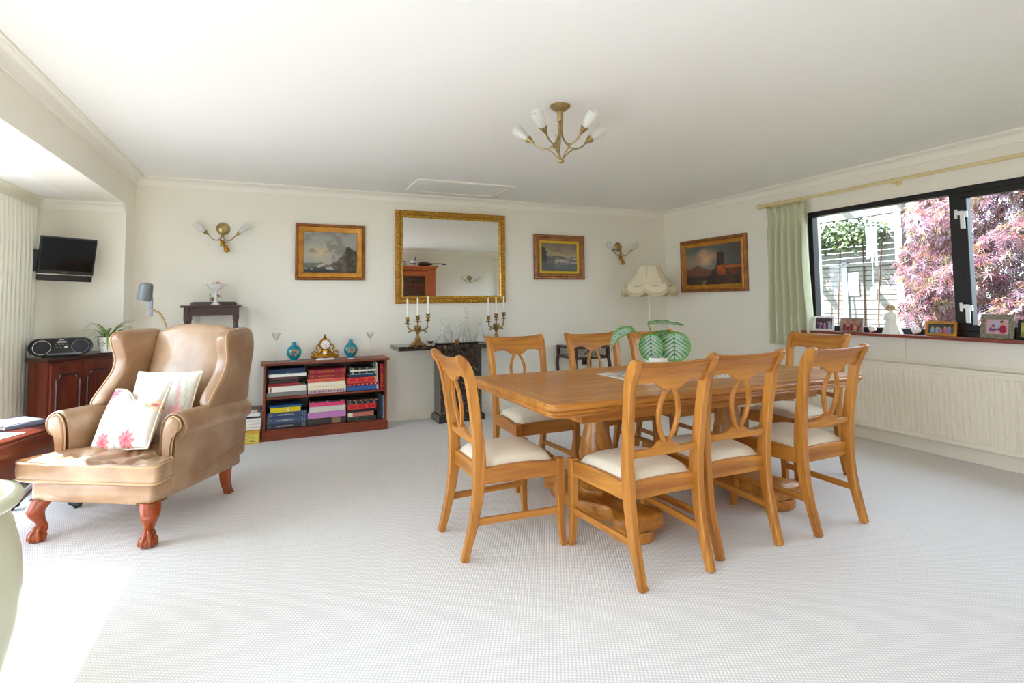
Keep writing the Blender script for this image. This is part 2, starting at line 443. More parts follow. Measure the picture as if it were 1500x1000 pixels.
# bay walls
VY0, VY1, VZ1 = -.9, 5.0, 2.0      # bay glazing opening, run on unseen past the camera for added light
mb = MB()
mb.box(BX-.15, XL-.3, BY1, BY1+.15, 0, BH+.1)
mb.box(BX-.15, XL-.3, BY0-.15, BY0, 0, BH+.1)
mb.box(BX-.15, BX, BY0, VY0, 0, BH); mb.box(BX-.15, BX, VY1, BY1, 0, BH); mb.box(BX-.15, BX, VY0, VY1, VZ1, BH); mb.box(BX-.15, BX, 1.5, 2.95, 0, VZ1)  # last box: unseen pier added to cut light on the near-left floor
struct('wall_bay', mb, 'wall', 'cream bay walls with the television, plus an unseen light-blocking pier', 'wall', smooth=0)
struct('floor_patio_added', MB().box(-14, BX-.15, -9, 12, -.3, -.08), 'paving', 'unseen grey paving added outside the bay to bounce neutral light', 'patio')  # unseen, added so ground bounce reaching the ceiling stays neutral
struct('ceiling_bay', MB().box(BX-.15, XL-.3, BY0-.15, BY1+.15, BH, BH+.1), 'ceiling', 'lower white ceiling of the window bay', 'ceiling')
# roof slab over everything so no daylight leaks through joints
struct('trim_1', MB().box(BX-.3, XR+.35, YG-.3, YB+.3, H+.12, H+.2), 'white_paint', 'unseen roof slab above the ceiling that keeps daylight out', 'roof')

def profile_run(prof, path, closed=False):
    """sweep (offset inward, z) profile along a floor-plan path; left of travel is inward"""
    P = [Vector(p) for p in path]; n = len(P); loops = []
    for i in range(n):
        if i == 0 and not closed: t = (P[1]-P[0]).normalized(); nn = Vector((-t.y, t.x)); k = 1
        elif i == n-1 and not closed: t = (P[-1]-P[-2]).normalized(); nn = Vector((-t.y, t.x)); k = 1
        else:
            t1 = (P[i]-P[i-1]).normalized(); t2 = (P[(i+1)%n]-P[i]).normalized()
            n1 = Vector((-t1.y,t1.x)); n2 = Vector((-t2.y,t2.x)); nn = (n1+n2).normalized(); k = 1/max(.2, nn.dot(n1))
        loops.append([(P[i].x+nn.x*k*o, P[i].y+nn.y*k*o, z) for o, z in prof])
    mb = MB(); mb.layers(loops, cap=True); return mb
def cove(h, d, z):
    pr = [(0, z-h), (.012, z-h), (.014, z-h+.012)]
    for k in range(7):
        a = PI/2*k/6
        pr.append((.014+(d-.028)*(1-math.cos(a)), z-h+.012+(h-.03)*math.sin(a)))
    pr += [(d-.012, z-.014), (d, z-.012), (d, z), (0, z)]
    return pr
struct('trim_2', profile_run(cove(.085,.075,H), [(XL, YG), (XG, YG), (XG, YF), (XR, YF), (XR, YB), (XL, YB), (XL, YG)], closed=False), 'cornice', 'white coved cornice round the main ceiling', 'cornice', smooth=50)
struct('trim_3', profile_run(cove(.075,.06,BH), [(BX, BY1), (BX, BY0)], False), 'cornice', 'white cornice along the bay window wall', 'cornice', smooth=50)
struct('trim_4', profile_run(cove(.075,.06,BH), [(XL-.01, BY1), (BX, BY1)], False), 'cornice', 'white cornice above the television', 'cornice', smooth=50)
sk = [(0,0),(.016,0),(.016,.075),(.012,.085),(.012,.098),(.006,.108),(0,.108)]
struct('baseboard_right', profile_run(sk, [(XR, YF), (XR, YB)]), 'white_paint', 'cream skirting under the radiator', 'skirting')
struct('baseboard_back', profile_run(sk, [(XR, YB), (XL, YB)]), 'white_paint', 'cream skirting along the back wall', 'skirting')
struct('baseboard_left', profile_run(sk, [(XL, YB), (XL, BY1)]), 'white_paint', 'cream skirting on the short left wall', 'skirting')
struct('baseboard_front', profile_run(sk, [(BX, YG), (XG, YG), (XG, YF), (XR, YF)]), 'white_paint', 'cream skirting on the wall behind the camera', 'skirting')
struct('baseboard_bay', profile_run(sk, [(XL-.01, BY1), (BX, BY1), (BX, VY1)]), 'white_paint', 'cream skirting in the bay corner', 'skirting')

# window_1 (right wall) : black frame, two lights and an unseen third added for daylight
win = thing('window_1', 'black framed window onto the garden, lengthened out of view for daylight', 'window'); win['kind'] = 'structure'
def frame_rect(y0, y1, z0, z1, wd, x0, x1):
    mb = MB()
    mb.box(x0, x1, y0, y1, z1-wd, z1); mb.box(x0, x1, y0, y1, z0, z0+wd)
    mb.box(x0, x1, y0, y0+wd, z0+wd, z1-wd); mb.box(x0, x1, y1-wd, y1, z0+wd, z1-wd)
    return mb
frame_rect(WY0, WY1, WZ0, WZ1, .05, XR+.012, XR+.085).build('frame', 'black_frame', win, smooth=0, bevel=.003)
for y in (1.15, 2.36): MB().box(XR+.012, XR+.085, y, y+.08, WZ0+.05, WZ1-.05).build('mullion', 'black_frame', win, smooth=0, bevel=.004)
MB().box(XR+.045, XR+.051, WY0+.05, 1.15, WZ0+.05, WZ1-.05).build('pane', 'pane', win, smooth=0)
sash = frame_rect(1.23, 2.36, WZ0+.05, WZ1-.05, .042, XR-.002, XR+.06).build('sash', 'black_frame', win, smooth=0, bevel=.004)
MB().box(XR+.035, XR+.041, 1.27, 2.32, WZ0+.09, WZ1-.09).build('pane', 'pane', win, smooth=0)
MB().box(XR+.045, XR+.051, 2.44, WY1-.05, WZ0+.05, WZ1-.05).build('pane', 'pane', win, smooth=0)
mbp = MB().box(XR+.086, XR+.149, WY1-.03, WY1+.0, WZ0, WZ1); mbp.build('outer_jamb', 'outside_wall', win, smooth=0)
for z in (1.83, 1.12):
    g = MB(); g.box(XR-.022, XR-.002, 2.31, 2.345, z+.005, z+.05); g.box(XR-.018, XR-.002, 2.335, 2.385, z+.025, z+.055); g.box(XR-.016, XR-.002, 2.375, 2.395, z+.0, z+.07)
    g.box(XR-.03, XR-.018, 2.322, 2.352, z-.085, z+.03)
    g.build('latch', 'white_plastic', win, smooth=0, bevel=.003)
for z0 in (WZ1,):
    struct('trim_5', MB().box(XR-.006, XR+.012, WY0-.03, WY1+.03, WZ1-.004, WZ1+.018), 'white_paint', 'thin white strip above the window', 'trim')
sill = MB().box(XR-.125, XR+.02, WY0-.1, WY1+.06, .905, .93)
struct('trim_6', sill, 'sill_wood', 'red brown wooden window sill holding photographs', 'window sill', bevel=.008)
# panel joints below the sill
mb = MB()
for y0, y1 in ((-.1,.85),(.86,1.75),(1.76,2.79),(2.80,3.6)): mb.box(XR-.012, XR, y0, y1, .72, .9)
struct('trim_7', mb, 'wall', 'flat cream board joint under the window sill', 'trim', smooth=0, bevel=.002)

# window_2 (bay): white framed glazed doors, near section added unseen for light
wb = thing('window_2', 'white framed bay glazing on the left, near section added for light', 'window'); wb['kind'] = 'structure'
bays = ((-.9,1.5),(2.95,5.0))  # first section is unseen, added to light the front of the room
def frame_rect2(y0, y1, z0, z1, wd, x0, x1): return frame_rect(y0, y1, z0, z1, wd, x0, x1)
for ya_, yb_ in bays:
    frame_rect(ya_, yb_, 0.0, VZ1, .045, BX-.09, BX-.04).build('sash', 'white_plastic', wb, smooth=0, bevel=.004)
    MB().box(BX-.07, BX-.064, ya_+.045, yb_-.045, .045, VZ1-.045).build('pane', 'pane', wb, smooth=0)

# radiator along right wall
rd = thing('radiator', 'long cream ribbed panel radiator under the window', 'radiator', (XR-.10, 0, 0))
RY0, RY1, RZ0, RZ1 = .75, 3.62, .125, .69
prof = []; nrib = 70; w_ = (RY1-RY0-.04)/nrib
mb = MB(); loops = []
ys = []
for i in range(nrib):
    y = RY0+.02+i*w_
    for f, dx in ((0,.006),(.12,.0),(.42,.0),(.5,.006),(.58,.0),(.62,.0)):
        ys.append((y+f*w_, dx))
ys.append((RY1-.02, .006))
a = [(dx, y, RZ0+.035) for y, dx in ys]; b = [(dx, y, RZ1-.045) for y, dx in ys]
nn = len(ys)
mb.add(a+b, [(i, i+1, nn+i+1, nn+i) for i in range(nn-1)])
mb.build('ribbed_panel', 'radiator', rd, smooth=30)
mb = MB(); mb.box(.0,.07, RY0,RY1, RZ0, RZ0+.035); mb.box(.0,.07,RY0,RY1,RZ1-.045,RZ1-.012); mb.box(.012,.07,RY0,RY1,RZ0+.02,RZ1-.03); mb.box(-.004,.02,RY0,RY0+.02,RZ0,RZ1-.02); mb.box(-.004,.02,RY1-.02,RY1,RZ0,RZ1-.02)
mb.build('casing', 'radiator', rd, smooth=0, bevel=.004)
MB().box(-.012,.095,RY0-.01,RY1+.01,RZ1-.012,RZ1+.006).build('top_grille', 'radiator', rd, smooth=0, bevel=.004)
for y in (RY0+.3, (RY0+RY1)/2, RY1-.3):
    MB().box(.06,.0995,y-.02,y+.02,.2,.6).build('bracket', 'radiator', rd, smooth=0)
# ------------------------------------------------------------------ dining chairs
def post_y(z):
    return interp([(0,-.285),(.08,-.262),(.18,-.236),(.30,-.213),(.42,-.205),(.52,-.208),(.65,-.224),(.78,-.243),(.86,-.257),(.91,-.274),(.945,-.295),(.972,-.325)], z)
def make_chair(label):
    t = thing('dining_chair', label, 'chair', group='oak dining chairs round the table')
    zs = [0,.05,.1,.18,.26,.34,.40,.45,.52,.60,.70,.80,.86,.90,.93,.955]
    for s in (-1, 1):
        mb = MB()
        path = [(post_y(z), z) for z in zs]+[(-.316,.967),(-.330,.971)]
        wd = [.034,.037,.040,.045,.050,.056,.062,.063,.058,.053,.050,.050,.051,.052,.050,.046,.036,.016]
        x0, x1 = (.178, .214) if s > 0 else (-.214, -.178)
        mb.ribbon(path, wd, x0, x1)
        for v in mb.v: v.x += s*.022*max(0, v.z-.4)/.55 - s*.004*max(0,.4-v.z)/.4
        mb.build('rear_post', 'oak_z', t, smooth=35, bevel=.005)
    for s in (-1, 1):
        mb = MB(); x = s*.222
        def sq(z, h, dx=0, dy=0):
            return [(x-h+dx,.222-h+dy,z),(x+h+dx,.222-h+dy,z),(x+h+dx,.222+h+dy,z),(x-h+dx,.222+h+dy,z)]
        mb.layers([sq(0,.0145,s*.008,.012), sq(.06,.0155,s*.005,.006), sq(.16,.0175,s*.001,.001), sq(.26,.0195), sq(.35,.021), sq(.436,.0215)])
        mb.build('front_leg', 'oak_z', t, smooth=35, bevel=.003)
    # seat rails (bowed tops)
    for s in (-1, 1):
        mb = MB(); loops = []
        for k in range(11):
            u = k/10; y = lerp(-.185,.203,u); xo = lerp(.212,.238,u); bow = .012*(1-(2*u-1)**2)
            loops.append([(s*(xo-.024),y,.352),(s*xo,y,.352),(s*(xo+.002),y,.425+bow),(s*(xo-.024),y,.425+bow)])
        mb.layers(loops).build('side_rail', 'oak_y', t, smooth=35, bevel=.003)
    for nm, yy, hw in (('front_rail',.218,.206),('back_rail',-.198,.182)):
        mb = MB(); loops = []
        for k in range(11):
            u = k/10; xx = lerp(-hw,hw,u); bow = .010*(1-(2*u-1)**2)
            loops.append([(xx,yy-.011,.352),(xx,yy+.011,.352),(xx,yy+.011,.425+bow),(xx,yy-.011,.425+bow)])
        mb.layers(loops).build(nm, 'oak_x', t, smooth=35, bevel=.003)
    for s in (-1, 1):
        mb = MB(); mb.tube([(s*.19,-.238,.178),(s*.221,.218,.172)], .0, 4)
        mb = MB(); loops = []
        for u in (0,1):
            y = lerp(-.242,.215,u); x = lerp(.194,.222,u)
            loops.append([(s*(x-.009),y,.160),(s*(x+.009),y,.160),(s*(x+.009),y,.192),(s*(x-.009),y,.192)])
        mb.layers(loops).build('side_stretcher', 'oak_y', t, smooth=0, bevel=.002)
    # top rail
    nx, nz = 28, 7
    def rail(face):
        def fn(u, v):
            x = lerp(-.212,.212,u); ax = abs(x)
            zl = .856+.013*sm(.205,.15,ax)-.036*sm(.105,.03,ax)
            zt = .972-.008*math.cos(PI*x/.43)
            z = lerp(zl, zt, v); y = post_y(z)-.018*(1-(x/.212)**2)
            th = lerp(.022,.026,v)
            return (x, y+(.5 if face else -.5)*th, z)
        return fn
    mb = MB(); mb.grid(rail(True), nx, nz); mb.grid(rail(False), nx, nz, flip=True)
    N = (nx+1)*(nz+1); fs = []
    for i in range(nx):
        for j in (0, nz):
            a, b = i*(nz+1)+j, (i+1)*(nz+1)+j; fs.append((a, b, b+N, a+N))
    for j in range(nz):
        for i in (0, nx):
            a, b = i*(nz+1)+j, i*(nz+1)+j+1; fs.append((a, b, b+N, a+N))
    mb.f += fs
    mb.build('top_rail', 'oak_x', t, smooth=50, bevel=.006, seg=3)
    # lower back rail with a raised middle
    mb = MB(); loops = []
    for k in range(25):
        x = lerp(-.19,.19,k/24); ax = abs(x)
        z0 = .535+.004*math.cos(PI*x/.38); z1 = .568+.034*sm(.085,.02,ax); y = post_y(.55)-.012*(1-(x/.19)**2)
        loops.append([(x,y-.012,z0),(x,y+.012,z0),(x,y+.012,z1),(x,y-.012,z1)])
    mb.layers(loops).build('lower_rail', 'oak_x', t, smooth=40, bevel=.003)
    # splat: two curved slats in a lens shape
    for s in (-1, 1):
        pts = spline([(.012,.592),(.034,.635),(.052,.69),(.056,.735),(.046,.785),(.028,.822),(.014,.846)], 3)
        mb = MB(); loops = []
        for p in pts:
            x, z = p; y = post_y(z)-.012-.004; h = .0095
            loops.append([(s*(x-h),y-.009,z),(s*(x+h),y-.009,z),(s*(x+h),y+.009,z),(s*(x-h),y+.009,z)])
        mb.layers(loops).build('back_slat', 'oak_z', t, smooth=45, bevel=.003)
    # drop-in seat pad
    def pad(u, v):
        a = lerp(-1,1,u); b = lerp(-1,1,v)
        def sq(a): return math.copysign(abs(a)**.85, a)
        y = b*.2+.005; hw = lerp(.186,.212,(b+1)/2)
        e = (1-abs(a)**4.0)*(1-abs(b)**4.0); e = max(0,e)**.45
        k = 1-.06*abs(a*b)**3
        return (a*hw*k, y*k, .425+.048*e+.010*(1-(a*a+b*b)/2))
    mb = MB(); mb.grid(pad, 20, 20)
    mb.box(-.18,.18,-.18,.19,.40,.43)
    mb.build('seat_pad', 'seat_fabric', t, smooth=60)
    return t
CH = make_chair('oak chair on the near side whose front leg touches the chair at the table end')
CH.location = (1.640, 2.235, 0); CH.rotation_euler = (0,0,R(1.0))
g = 'oak dining chairs round the table'
dup(CH, (2.155, 2.30, 0), R(-1.0), 'middle oak chair of the three on the near side of the table', g)
dup(CH, (2.79, 2.285, 0), R(2.0), 'oak chair on the near side of the table nearest the radiator', g)
dup(CH, (1.135, 2.715, 0), R(-90), 'oak chair at the table end facing the radiator, full back in view', g)
dup(CH, (1.70, 3.50, 0), R(180), 'oak chair on the far side of the table, in front of the marble console', g)
dup(CH, (2.38, 3.50, 0), R(180), 'oak chair on the far side of the table, before the glass topped table', g)
dup(CH, (2.98, 3.50, 0), R(180), 'oak chair on the far side of the table, hidden behind the striped leaves', g)
dup(CH, (3.42, 2.79, 0), R(88), 'oak chair at the table end in front of the radiator', g)

# ------------------------------------------------------------------ dining table
tb = thing('dining_table', 'long oak extending dining table on two turned pedestals', 'table', (2.26, 2.75, 0))
HX, HY, ZT = 1.10, .55, .762
def rl(ix, z, r=.05): return [(x,y,z) for x,y in rrect(-HX+ix, HX-ix, -HY+ix, HY-ix, r, 6)]
edge = MB().layers([rl(.045,.690),rl(.030,.692),(rl(.024,.700)),rl(.026,.706),rl(.012,.712),rl(.010,.722),rl(.014,.727),rl(.002,.732),rl(.0,.742),rl(.001,.750),rl(.006,.756)])
edge.build('moulded_edge', 'oak_x', tb, smooth=50)
def rrpoly(ix): return rrect(-HX+ix, HX-ix, -HY+ix, HY-ix, .045, 6)
# top: field panels and mitred border
bw = .085; e = .006; g_ = .0007
outer = rrect(-HX+e, HX-e, -HY+e, HY-e, .045, 6)
xi, yi = HX-bw, HY-bw
xa = [-xi, -.42, .42, xi]
for i in range(3):
    MB().box(xa[i]+g_, xa[i+1]-g_, -yi+g_, yi-g_, .745, ZT).build('top_panel', 'oak_x', tb, smooth=0, bevel=.0012, seg=1)
n6 = 7
cr = {'br': outer[0:n6], 'tr': outer[n6:2*n6], 'tl': outer[2*n6:3*n6], 'bl': outer[3*n6:4*n6]}
mid = 3
def border(poly, mt):
    MB().prism(poly, .748, ZT).build('border_strip', mt, tb, smooth=0, bevel=.0012, seg=1)
border(cr['bl'][mid:]+cr['br'][:mid+1]+[(xi,-yi-g_),(-xi,-yi-g_)], 'oak_x')
border(cr['tr'][mid:]+cr['tl'][:mid+1]+[(-xi,yi+g_),(xi,yi+g_)], 'oak_x')
border(cr['br'][mid:]+cr['tr'][:mid+1]+[(xi+g_,yi),(xi+g_,-yi)], 'oak_y')
border(cr['tl'][mid:]+cr['bl'][:mid+1]+[(-xi-g_,-yi),(-xi-g_,yi)], 'oak_y')
mb = MB(); mb.box(-.85,.85,-.40,-.375,.625,.69); mb.box(-.85,.85,.375,.40,.625,.69); mb.box(-.85,-.825,-.375,.375,.625,.69); mb.box(.825,.85,-.375,.375,.625,.69)
mb.build('apron', 'oak_x', tb, smooth=0, bevel=.003)
for s in (-1, 1):
    px = s*.515
    prof = [(.115,.135),(.118,.145),(.118,.165),(.108,.175),(.114,.182),(.114,.195),(.100,.205),(.094,.215),(.099,.225),(.088,.245),(.090,.275),(.098,.31),(.103,.345),(.098,.385),(.084,.44),(.068,.50),(.060,.545),(.058,.575),(.066,.59),(.072,.60),(.066,.61),(.075,.62),(.085,.635),(.085,.66)]
    MB().lathe(prof, 32, loc=(px,0,0)).build('turned_column', 'oak_z', tb, smooth=45)
    MB().box(px-.14,px+.14,-.36,.36,.655,.69).build('top_block', 'oak_y', tb, smooth=0, bevel=.004)
    # shaped sled base
    half = [(.0,-.44),(.085,-.44),(.125,-.43),(.145,-.40),(.138,-.36),(.104,-.30),(.098,-.25),(.13,-.18),(.175,-.09),(.185,0)]
    hp = spline(half, 4)
    pts = [(p.x, p.y) for p in hp]; pts += [(x,-y) for x,y in pts[::-1][1:]]
    pts += [(-x,y) for x,y in pts[::-1][1:-1]]
    mb = MB()
    mb.layers([[(px+x*.97,y*.985,.055) for x,y in pts],[(px+x,y,.062) for x,y in pts],[(px+x,y,.118) for x,y in pts],[(px+x*.985,y*.99,.128) for x,y in pts],[(px+x*.95,y*.97,.136) for x,y in pts]])
    mb.build('sled_base', 'oak_y', tb, smooth=50)
    for q in (-1, 1):
        MB().lathe([(.10,0),(.112,.012),(.112,.04),(.10,.056)], 24, loc=(px, q*.345, 0)).build('foot', 'oak_y', tb, smooth=50)
mb = MB(); mb.box(-.3,.3,-.035,.035,.14,.2); mb.build('stretcher', 'oak_x', tb, smooth=0, bevel=.004)

# table mat with a printed pattern
mt = thing('table_mat', 'pale patterned mat under the potted plant on the table', 'table mat', (2.29, 2.75, ZT+.001))
MB().box(-.37,.37,-.255,.255,0,.004).build('mat_body', cmat((228,224,214)), mt, smooth=0)
def matfn(u, v):
    x, y = u*.74, v*.51; b = min(x, y, .74-x, .51-y)
    c = (.90,.88,.83)
    n1 = fbm(x, y, 22, 3, 2.0); n2 = fbm(x, y, 16, 3, 9.0)
    if b > .02:
        if n1 > .10: c = mixc(c, (.42,.55,.62), .75)
        elif n2 > .13: c = mixc(c, (.68,.42,.36), .6)
        elif n1 < -.16: c = mixc(c, (.55,.60,.45), .6)
    elif .006 < b < .010: c = (.5,.55,.55)
    return c
printed('printed_face', (-.365,-.25,.0046), (.73,0,0), (0,.50,0), 110, 76, matfn, mt, mat='fabric_print')

# plant on the table
pl = thing('potted_calathea', 'potted plant with big round striped green leaves on the dining table', 'plant', (2.20, 2.75, ZT+.006))
MB().lathe([(.052,0),(.056,.003),(.066,.05),(.074,.095),(.077,.10),(.077,.112),(.070,.112),(.067,.095),(.0,.09)], 32).build('pot', 'porcelain', pl, smooth=50)
MB().lathe([(.066,.092),(.03,.098),(0,.1)], 20, caps=False).build('soil', 'soil', pl)
def cala_leaf(base, tip_dir, up, L, W, droop, roll=0):
    """round striped leaf: midrib from base along tip_dir, normal up"""
    d = Vector(tip_dir).normalized(); n = Vector(up); n = (n-d*n.dot(d)).normalized(); s = d.cross(n)
    if roll: s, n = s*math.cos(roll)+n*math.sin(roll), n*math.cos(roll)-s*math.sin(roll)
    nu, nv = 40, 26; vs = []; cols = []
    for i in range(nu+1):
        u = i/nu; w = W*math.sqrt(max(0, 1-(2*u-1)**2))**.9
        ang = droop*u
        # bend down along length
        px = L*(math.sin(ang)/max(droop,1e-4)) if droop else L*u
        pz = -L*(1-math.cos(ang))/max(droop,1e-4) if droop else 0
        for j in range(nv+1):
            v = lerp(-1,1,j/nv)
            lift = .10*W*v*v*(1 if True else 0)+.012*math.sin(u*22-abs(v)*6)*abs(v)*W*2
            p = Vector(base)+d*px+n*pz+s*(w*v)+n*(lift)
            vs.append(p)
            av = abs(v); q = u*7.5+av*-2.6
            fr = q-math.floor(q)
            c = (.56,.70,.58)
            c = mixc((.70,.80,.72), (.50,.66,.46), sm(.25,.8,av))
            line = sm(.36,.46,fr)*sm(.70,.60,fr)
            c = mixc(c, (.10,.28,.14), line*(.95-.45*sm(.7,1,av)))
            c = mixc(c, (.34,.58,.16), sm(.78,1.0,av)*.9)
            c = mixc(c, (.22,.48,.14), sm(.055,.02,av))
            c = mixc(c, (.36,.60,.14), sm(.88,1,u)+sm(.13,.0,u))
            cols.append(c)
    me = bpy.data.meshes.new('leaf')
    fs = [(i*(nv+1)+j,(i+1)*(nv+1)+j,(i+1)*(nv+1)+j+1,i*(nv+1)+j+1) for i in range(nu) for j in range(nv)]
    me.from_pydata([tuple(v) for v in vs], [], fs)
    ca = me.color_attributes.new('Col','FLOAT_COLOR','POINT')
    for k, c in enumerate(cols): ca.data[k].color = (*lin(tuple(max(0,min(1,x)) for x in c)),1)
    me.materials.append(M_['leaf']); me.shade_smooth()
    o = bpy.data.objects.new('leaf', me); C.objects.link(o); o.parent = pl
    MB().tube(spline([(random.uniform(-.02,.02),random.uniform(-.02,.02),.09), Vector((0,0,.17))*.55+Vector(base)*.45, base], 5), [.004]*11, 6).build('stalk', 'stem_green', pl, smooth=60)
vcam = Vector((-.62,-.78,0)); vr = Vector((.9143,-.405,0))   # towards the viewer's side and along the picture
cala_leaf(vr*.11+Vector((0,0,.272))+vcam*.05, Vector((0,0,-1))+vcam*.2, vcam+Vector((0,0,.3)), .185, .097, .3)
cala_leaf(vr*-.037+Vector((0,0,.262))+vcam*.04, Vector((0,0,-1))+vr*.04+vcam*.2, vcam+Vector((0,0,.35)), .170, .074, .3)
cala_leaf(vr*-.05+Vector((0,0,.315))-vcam*.02, vr+Vector((0,0,.12)), Vector((0,0,1))+vcam*.12, .225, .085, .35)
cala_leaf(vr*-.135+Vector((0,0,.278)), -vr+Vector((0,0,.12)), Vector((0,0,1))+vcam*.55, .25, .062, 2.0)
cala_leaf(vr*.03+Vector((0,0,.27))-vcam*.05, Vector((0,0,-.8))-vcam*.8+vr*.3, Vector((0,0,1))-vcam*.6, .17, .075, .4)
# ------------------------------------------------------------------ wing armchair
ac = thing('wing_armchair', 'worn tan leather wing armchair with claw feet', 'armchair', (-.66, 3.85, 0), R(-31))
# seat frame
MB().layers([[(x,y,z) for x,y in rrect(-.355+i,.355-i,-.385+i,.36-i,.03,4)] for z, i in ((.215,.006),(.222,0),(.325,0),(.335,.008))]).build('seat_frame', 'leather', ac, smooth=50)
# T-shaped seat cushion, sagging and creased
def tc(a):  # outline, param angle -> xy
    pass
outline = spline([(-.395,-.425),(-.20,-.437),(0,-.44),(.20,-.437),(.395,-.425),(.40,-.34),(.385,-.275),(.305,-.25),(.285,-.2),(.283,.0),(.28,.22),(.0,.235),(-.28,.22),(-.283,.0),(-.285,-.2),(-.305,-.25),(-.385,-.275),(-.40,-.34)], 9, True)
def cush_loop(sc_, z, amp=0):
    out = []
    for p in outline:
        x, y = p.x*sc_, (p.y+.10)*sc_-.10
        zz = z
        if amp: zz += amp*fbm(p.x*2+5, p.y*2, 3, 3, 1.3)
        out.append((x, y, zz))
    return out
mb = MB()
L_ = [cush_loop(.95,.322), cush_loop(.985,.33), cush_loop(1.0,.35), cush_loop(1.005,.385), cush_loop(1.0,.412,.015), cush_loop(.985,.430,.02)]
mb.layers(L_, cap=False)
# crowned, creased top as concentric rings
rings = [.985,.965,.94,.91,.88,.84,.8,.76,.72,.68,.63,.58,.53,.48,.43,.38,.33,.27,.21,.15,.08]
base = len(mb.v)-len(outline)
prev = base; nO = len(outline)
for k, s_ in enumerate(rings[1:]):
    st = len(mb.v)
    for p in outline:
        x, y = p.x*s_, (p.y+.10)*s_-.10
        crown = .018*(1-s_**2)
        dx, dy = x-.02, y+.06
        puff = -.022*math.exp(-((x-.0)**2+(y+.10)**2)/.004)-.018*math.exp(-((x+.16)**2+(y+.28)**2)/.003)-.018*math.exp(-((x-.15)**2+(y+.27)**2)/.003)
        cre = .030*fbm(x*1.5+3, y*1.5+8, 3.2, 3, 4.1)-.026*max(0,.16-abs(fbm(x*1.3, y*.8, 5.5, 3, 7.7)))/.16
        mb.v.append(Vector((x, y, .432+crown+puff*.8+cre*min(1,(1-s_)*8+.3))))
    for i in range(nO):
        j = (i+1) % nO
        mb.f.append((prev+i, prev+j, st+j, st+i))
    prev = st
mb.f.append(tuple(prev+i for i in range(nO))); mb.f.append(tuple(range(nO))[::-1])
cu = mb.build('seat_cushion', 'leather', ac, smooth=75)
for z, s_ in ((.421,.996),(.338,.993)):
    pts = cush_loop(s_, z, .017 if z > .4 else 0)
    MB().tube(pts+[pts[0]], .0055, 6, caps=False).build('piping', 'piping', cu, smooth=80)
# back: reclined pad between the wings with an arched top
def back_pt(u, v, off):
    x = lerp(-.285,.285,u); top = 1.115-.05*(abs(x)/.285)**2.2
    z = lerp(.40, top, v); yb = lerp(.205,.395,((z-.40)/.72)**1.1)
    bul = .055*(1-abs(2*u-1)**2.6)*math.sin(PI*min(1,v*.93+.06))**.6
    return x, yb, z, bul
nu, nv = 22, 24; mb = MB()
mb.grid(lambda u,v: (lambda q: (q[0], q[1]-q[3], q[2]))(back_pt(u,v,0)), nu, nv)
mb.grid(lambda u,v: (lambda q: (q[0]*1.02, q[1]+.085-.03*v**4, q[2]-.004))(back_pt(u,v,1)), nu, nv, flip=True)
N = (nu+1)*(nv+1)
for i in range(nu):
    for j in (0, nv):
        a, b = i*(nv+1)+j, (i+1)*(nv+1)+j; mb.f.append((a, b, b+N, a+N))
for j in range(nv):
    for i in (0, nu):
        a, b = i*(nv+1)+j, i*(nv+1)+j+1; mb.f.append((a, b, b+N, a+N))
mb.build('backrest', 'leather', ac, smooth=70, bevel=.022, seg=3)
MB().prism([(-.31,.30),(.31,.30),(.30,.43),(-.30,.43)], .21, .62).build('back_base', 'leather', ac, smooth=50, bevel=.015)
# wings: an S outline in (y,z), lofted with padding, flaring outwards to the front
wout = spline([(.42,.60),(.20,.60),(.06,.615),(-.01,.645),(.02,.70),(.085,.77),(.135,.84),(.15,.91),(.13,.985),(.125,1.04),(.165,1.073),(.24,1.08),(.34,1.088),(.44,1.07),(.475,.95),(.45,.75)], 5, True)
cyw, czw = .28, .84
for s in (-1, 1):
    mb = MB(); loops = []
    for off, k in ((-.045,.90),(-.032,.955),(-.012,.99),(.012,1.0),(.030,.985),(.040,.95),(.043,.88)):
        l = []
        for p in wout:
            y = cyw+(p.x-cyw)*k; z = czw+(p.y-czw)*k
            fl = .048*sm(.42,.02,y)+.018*sm(.7,1.05,z)
            l.append((s*(.305+off+fl), y, z))
        loops.append(l)
    mb.layers(loops)
    wg = mb.build('wing', 'leather', ac, smooth=75)
    pp = []
    for p in wout[10:58]:
        fl = .048*sm(.42,.02,p.x)+.018*sm(.7,1.05,p.y)
        pp.append((s*(.305+.030+fl), cyw+(p.x-cyw)*.992, czw+(p.y-czw)*.992))
    MB().tube(pp, .005, 6).build('piping', 'piping', wg, smooth=80)
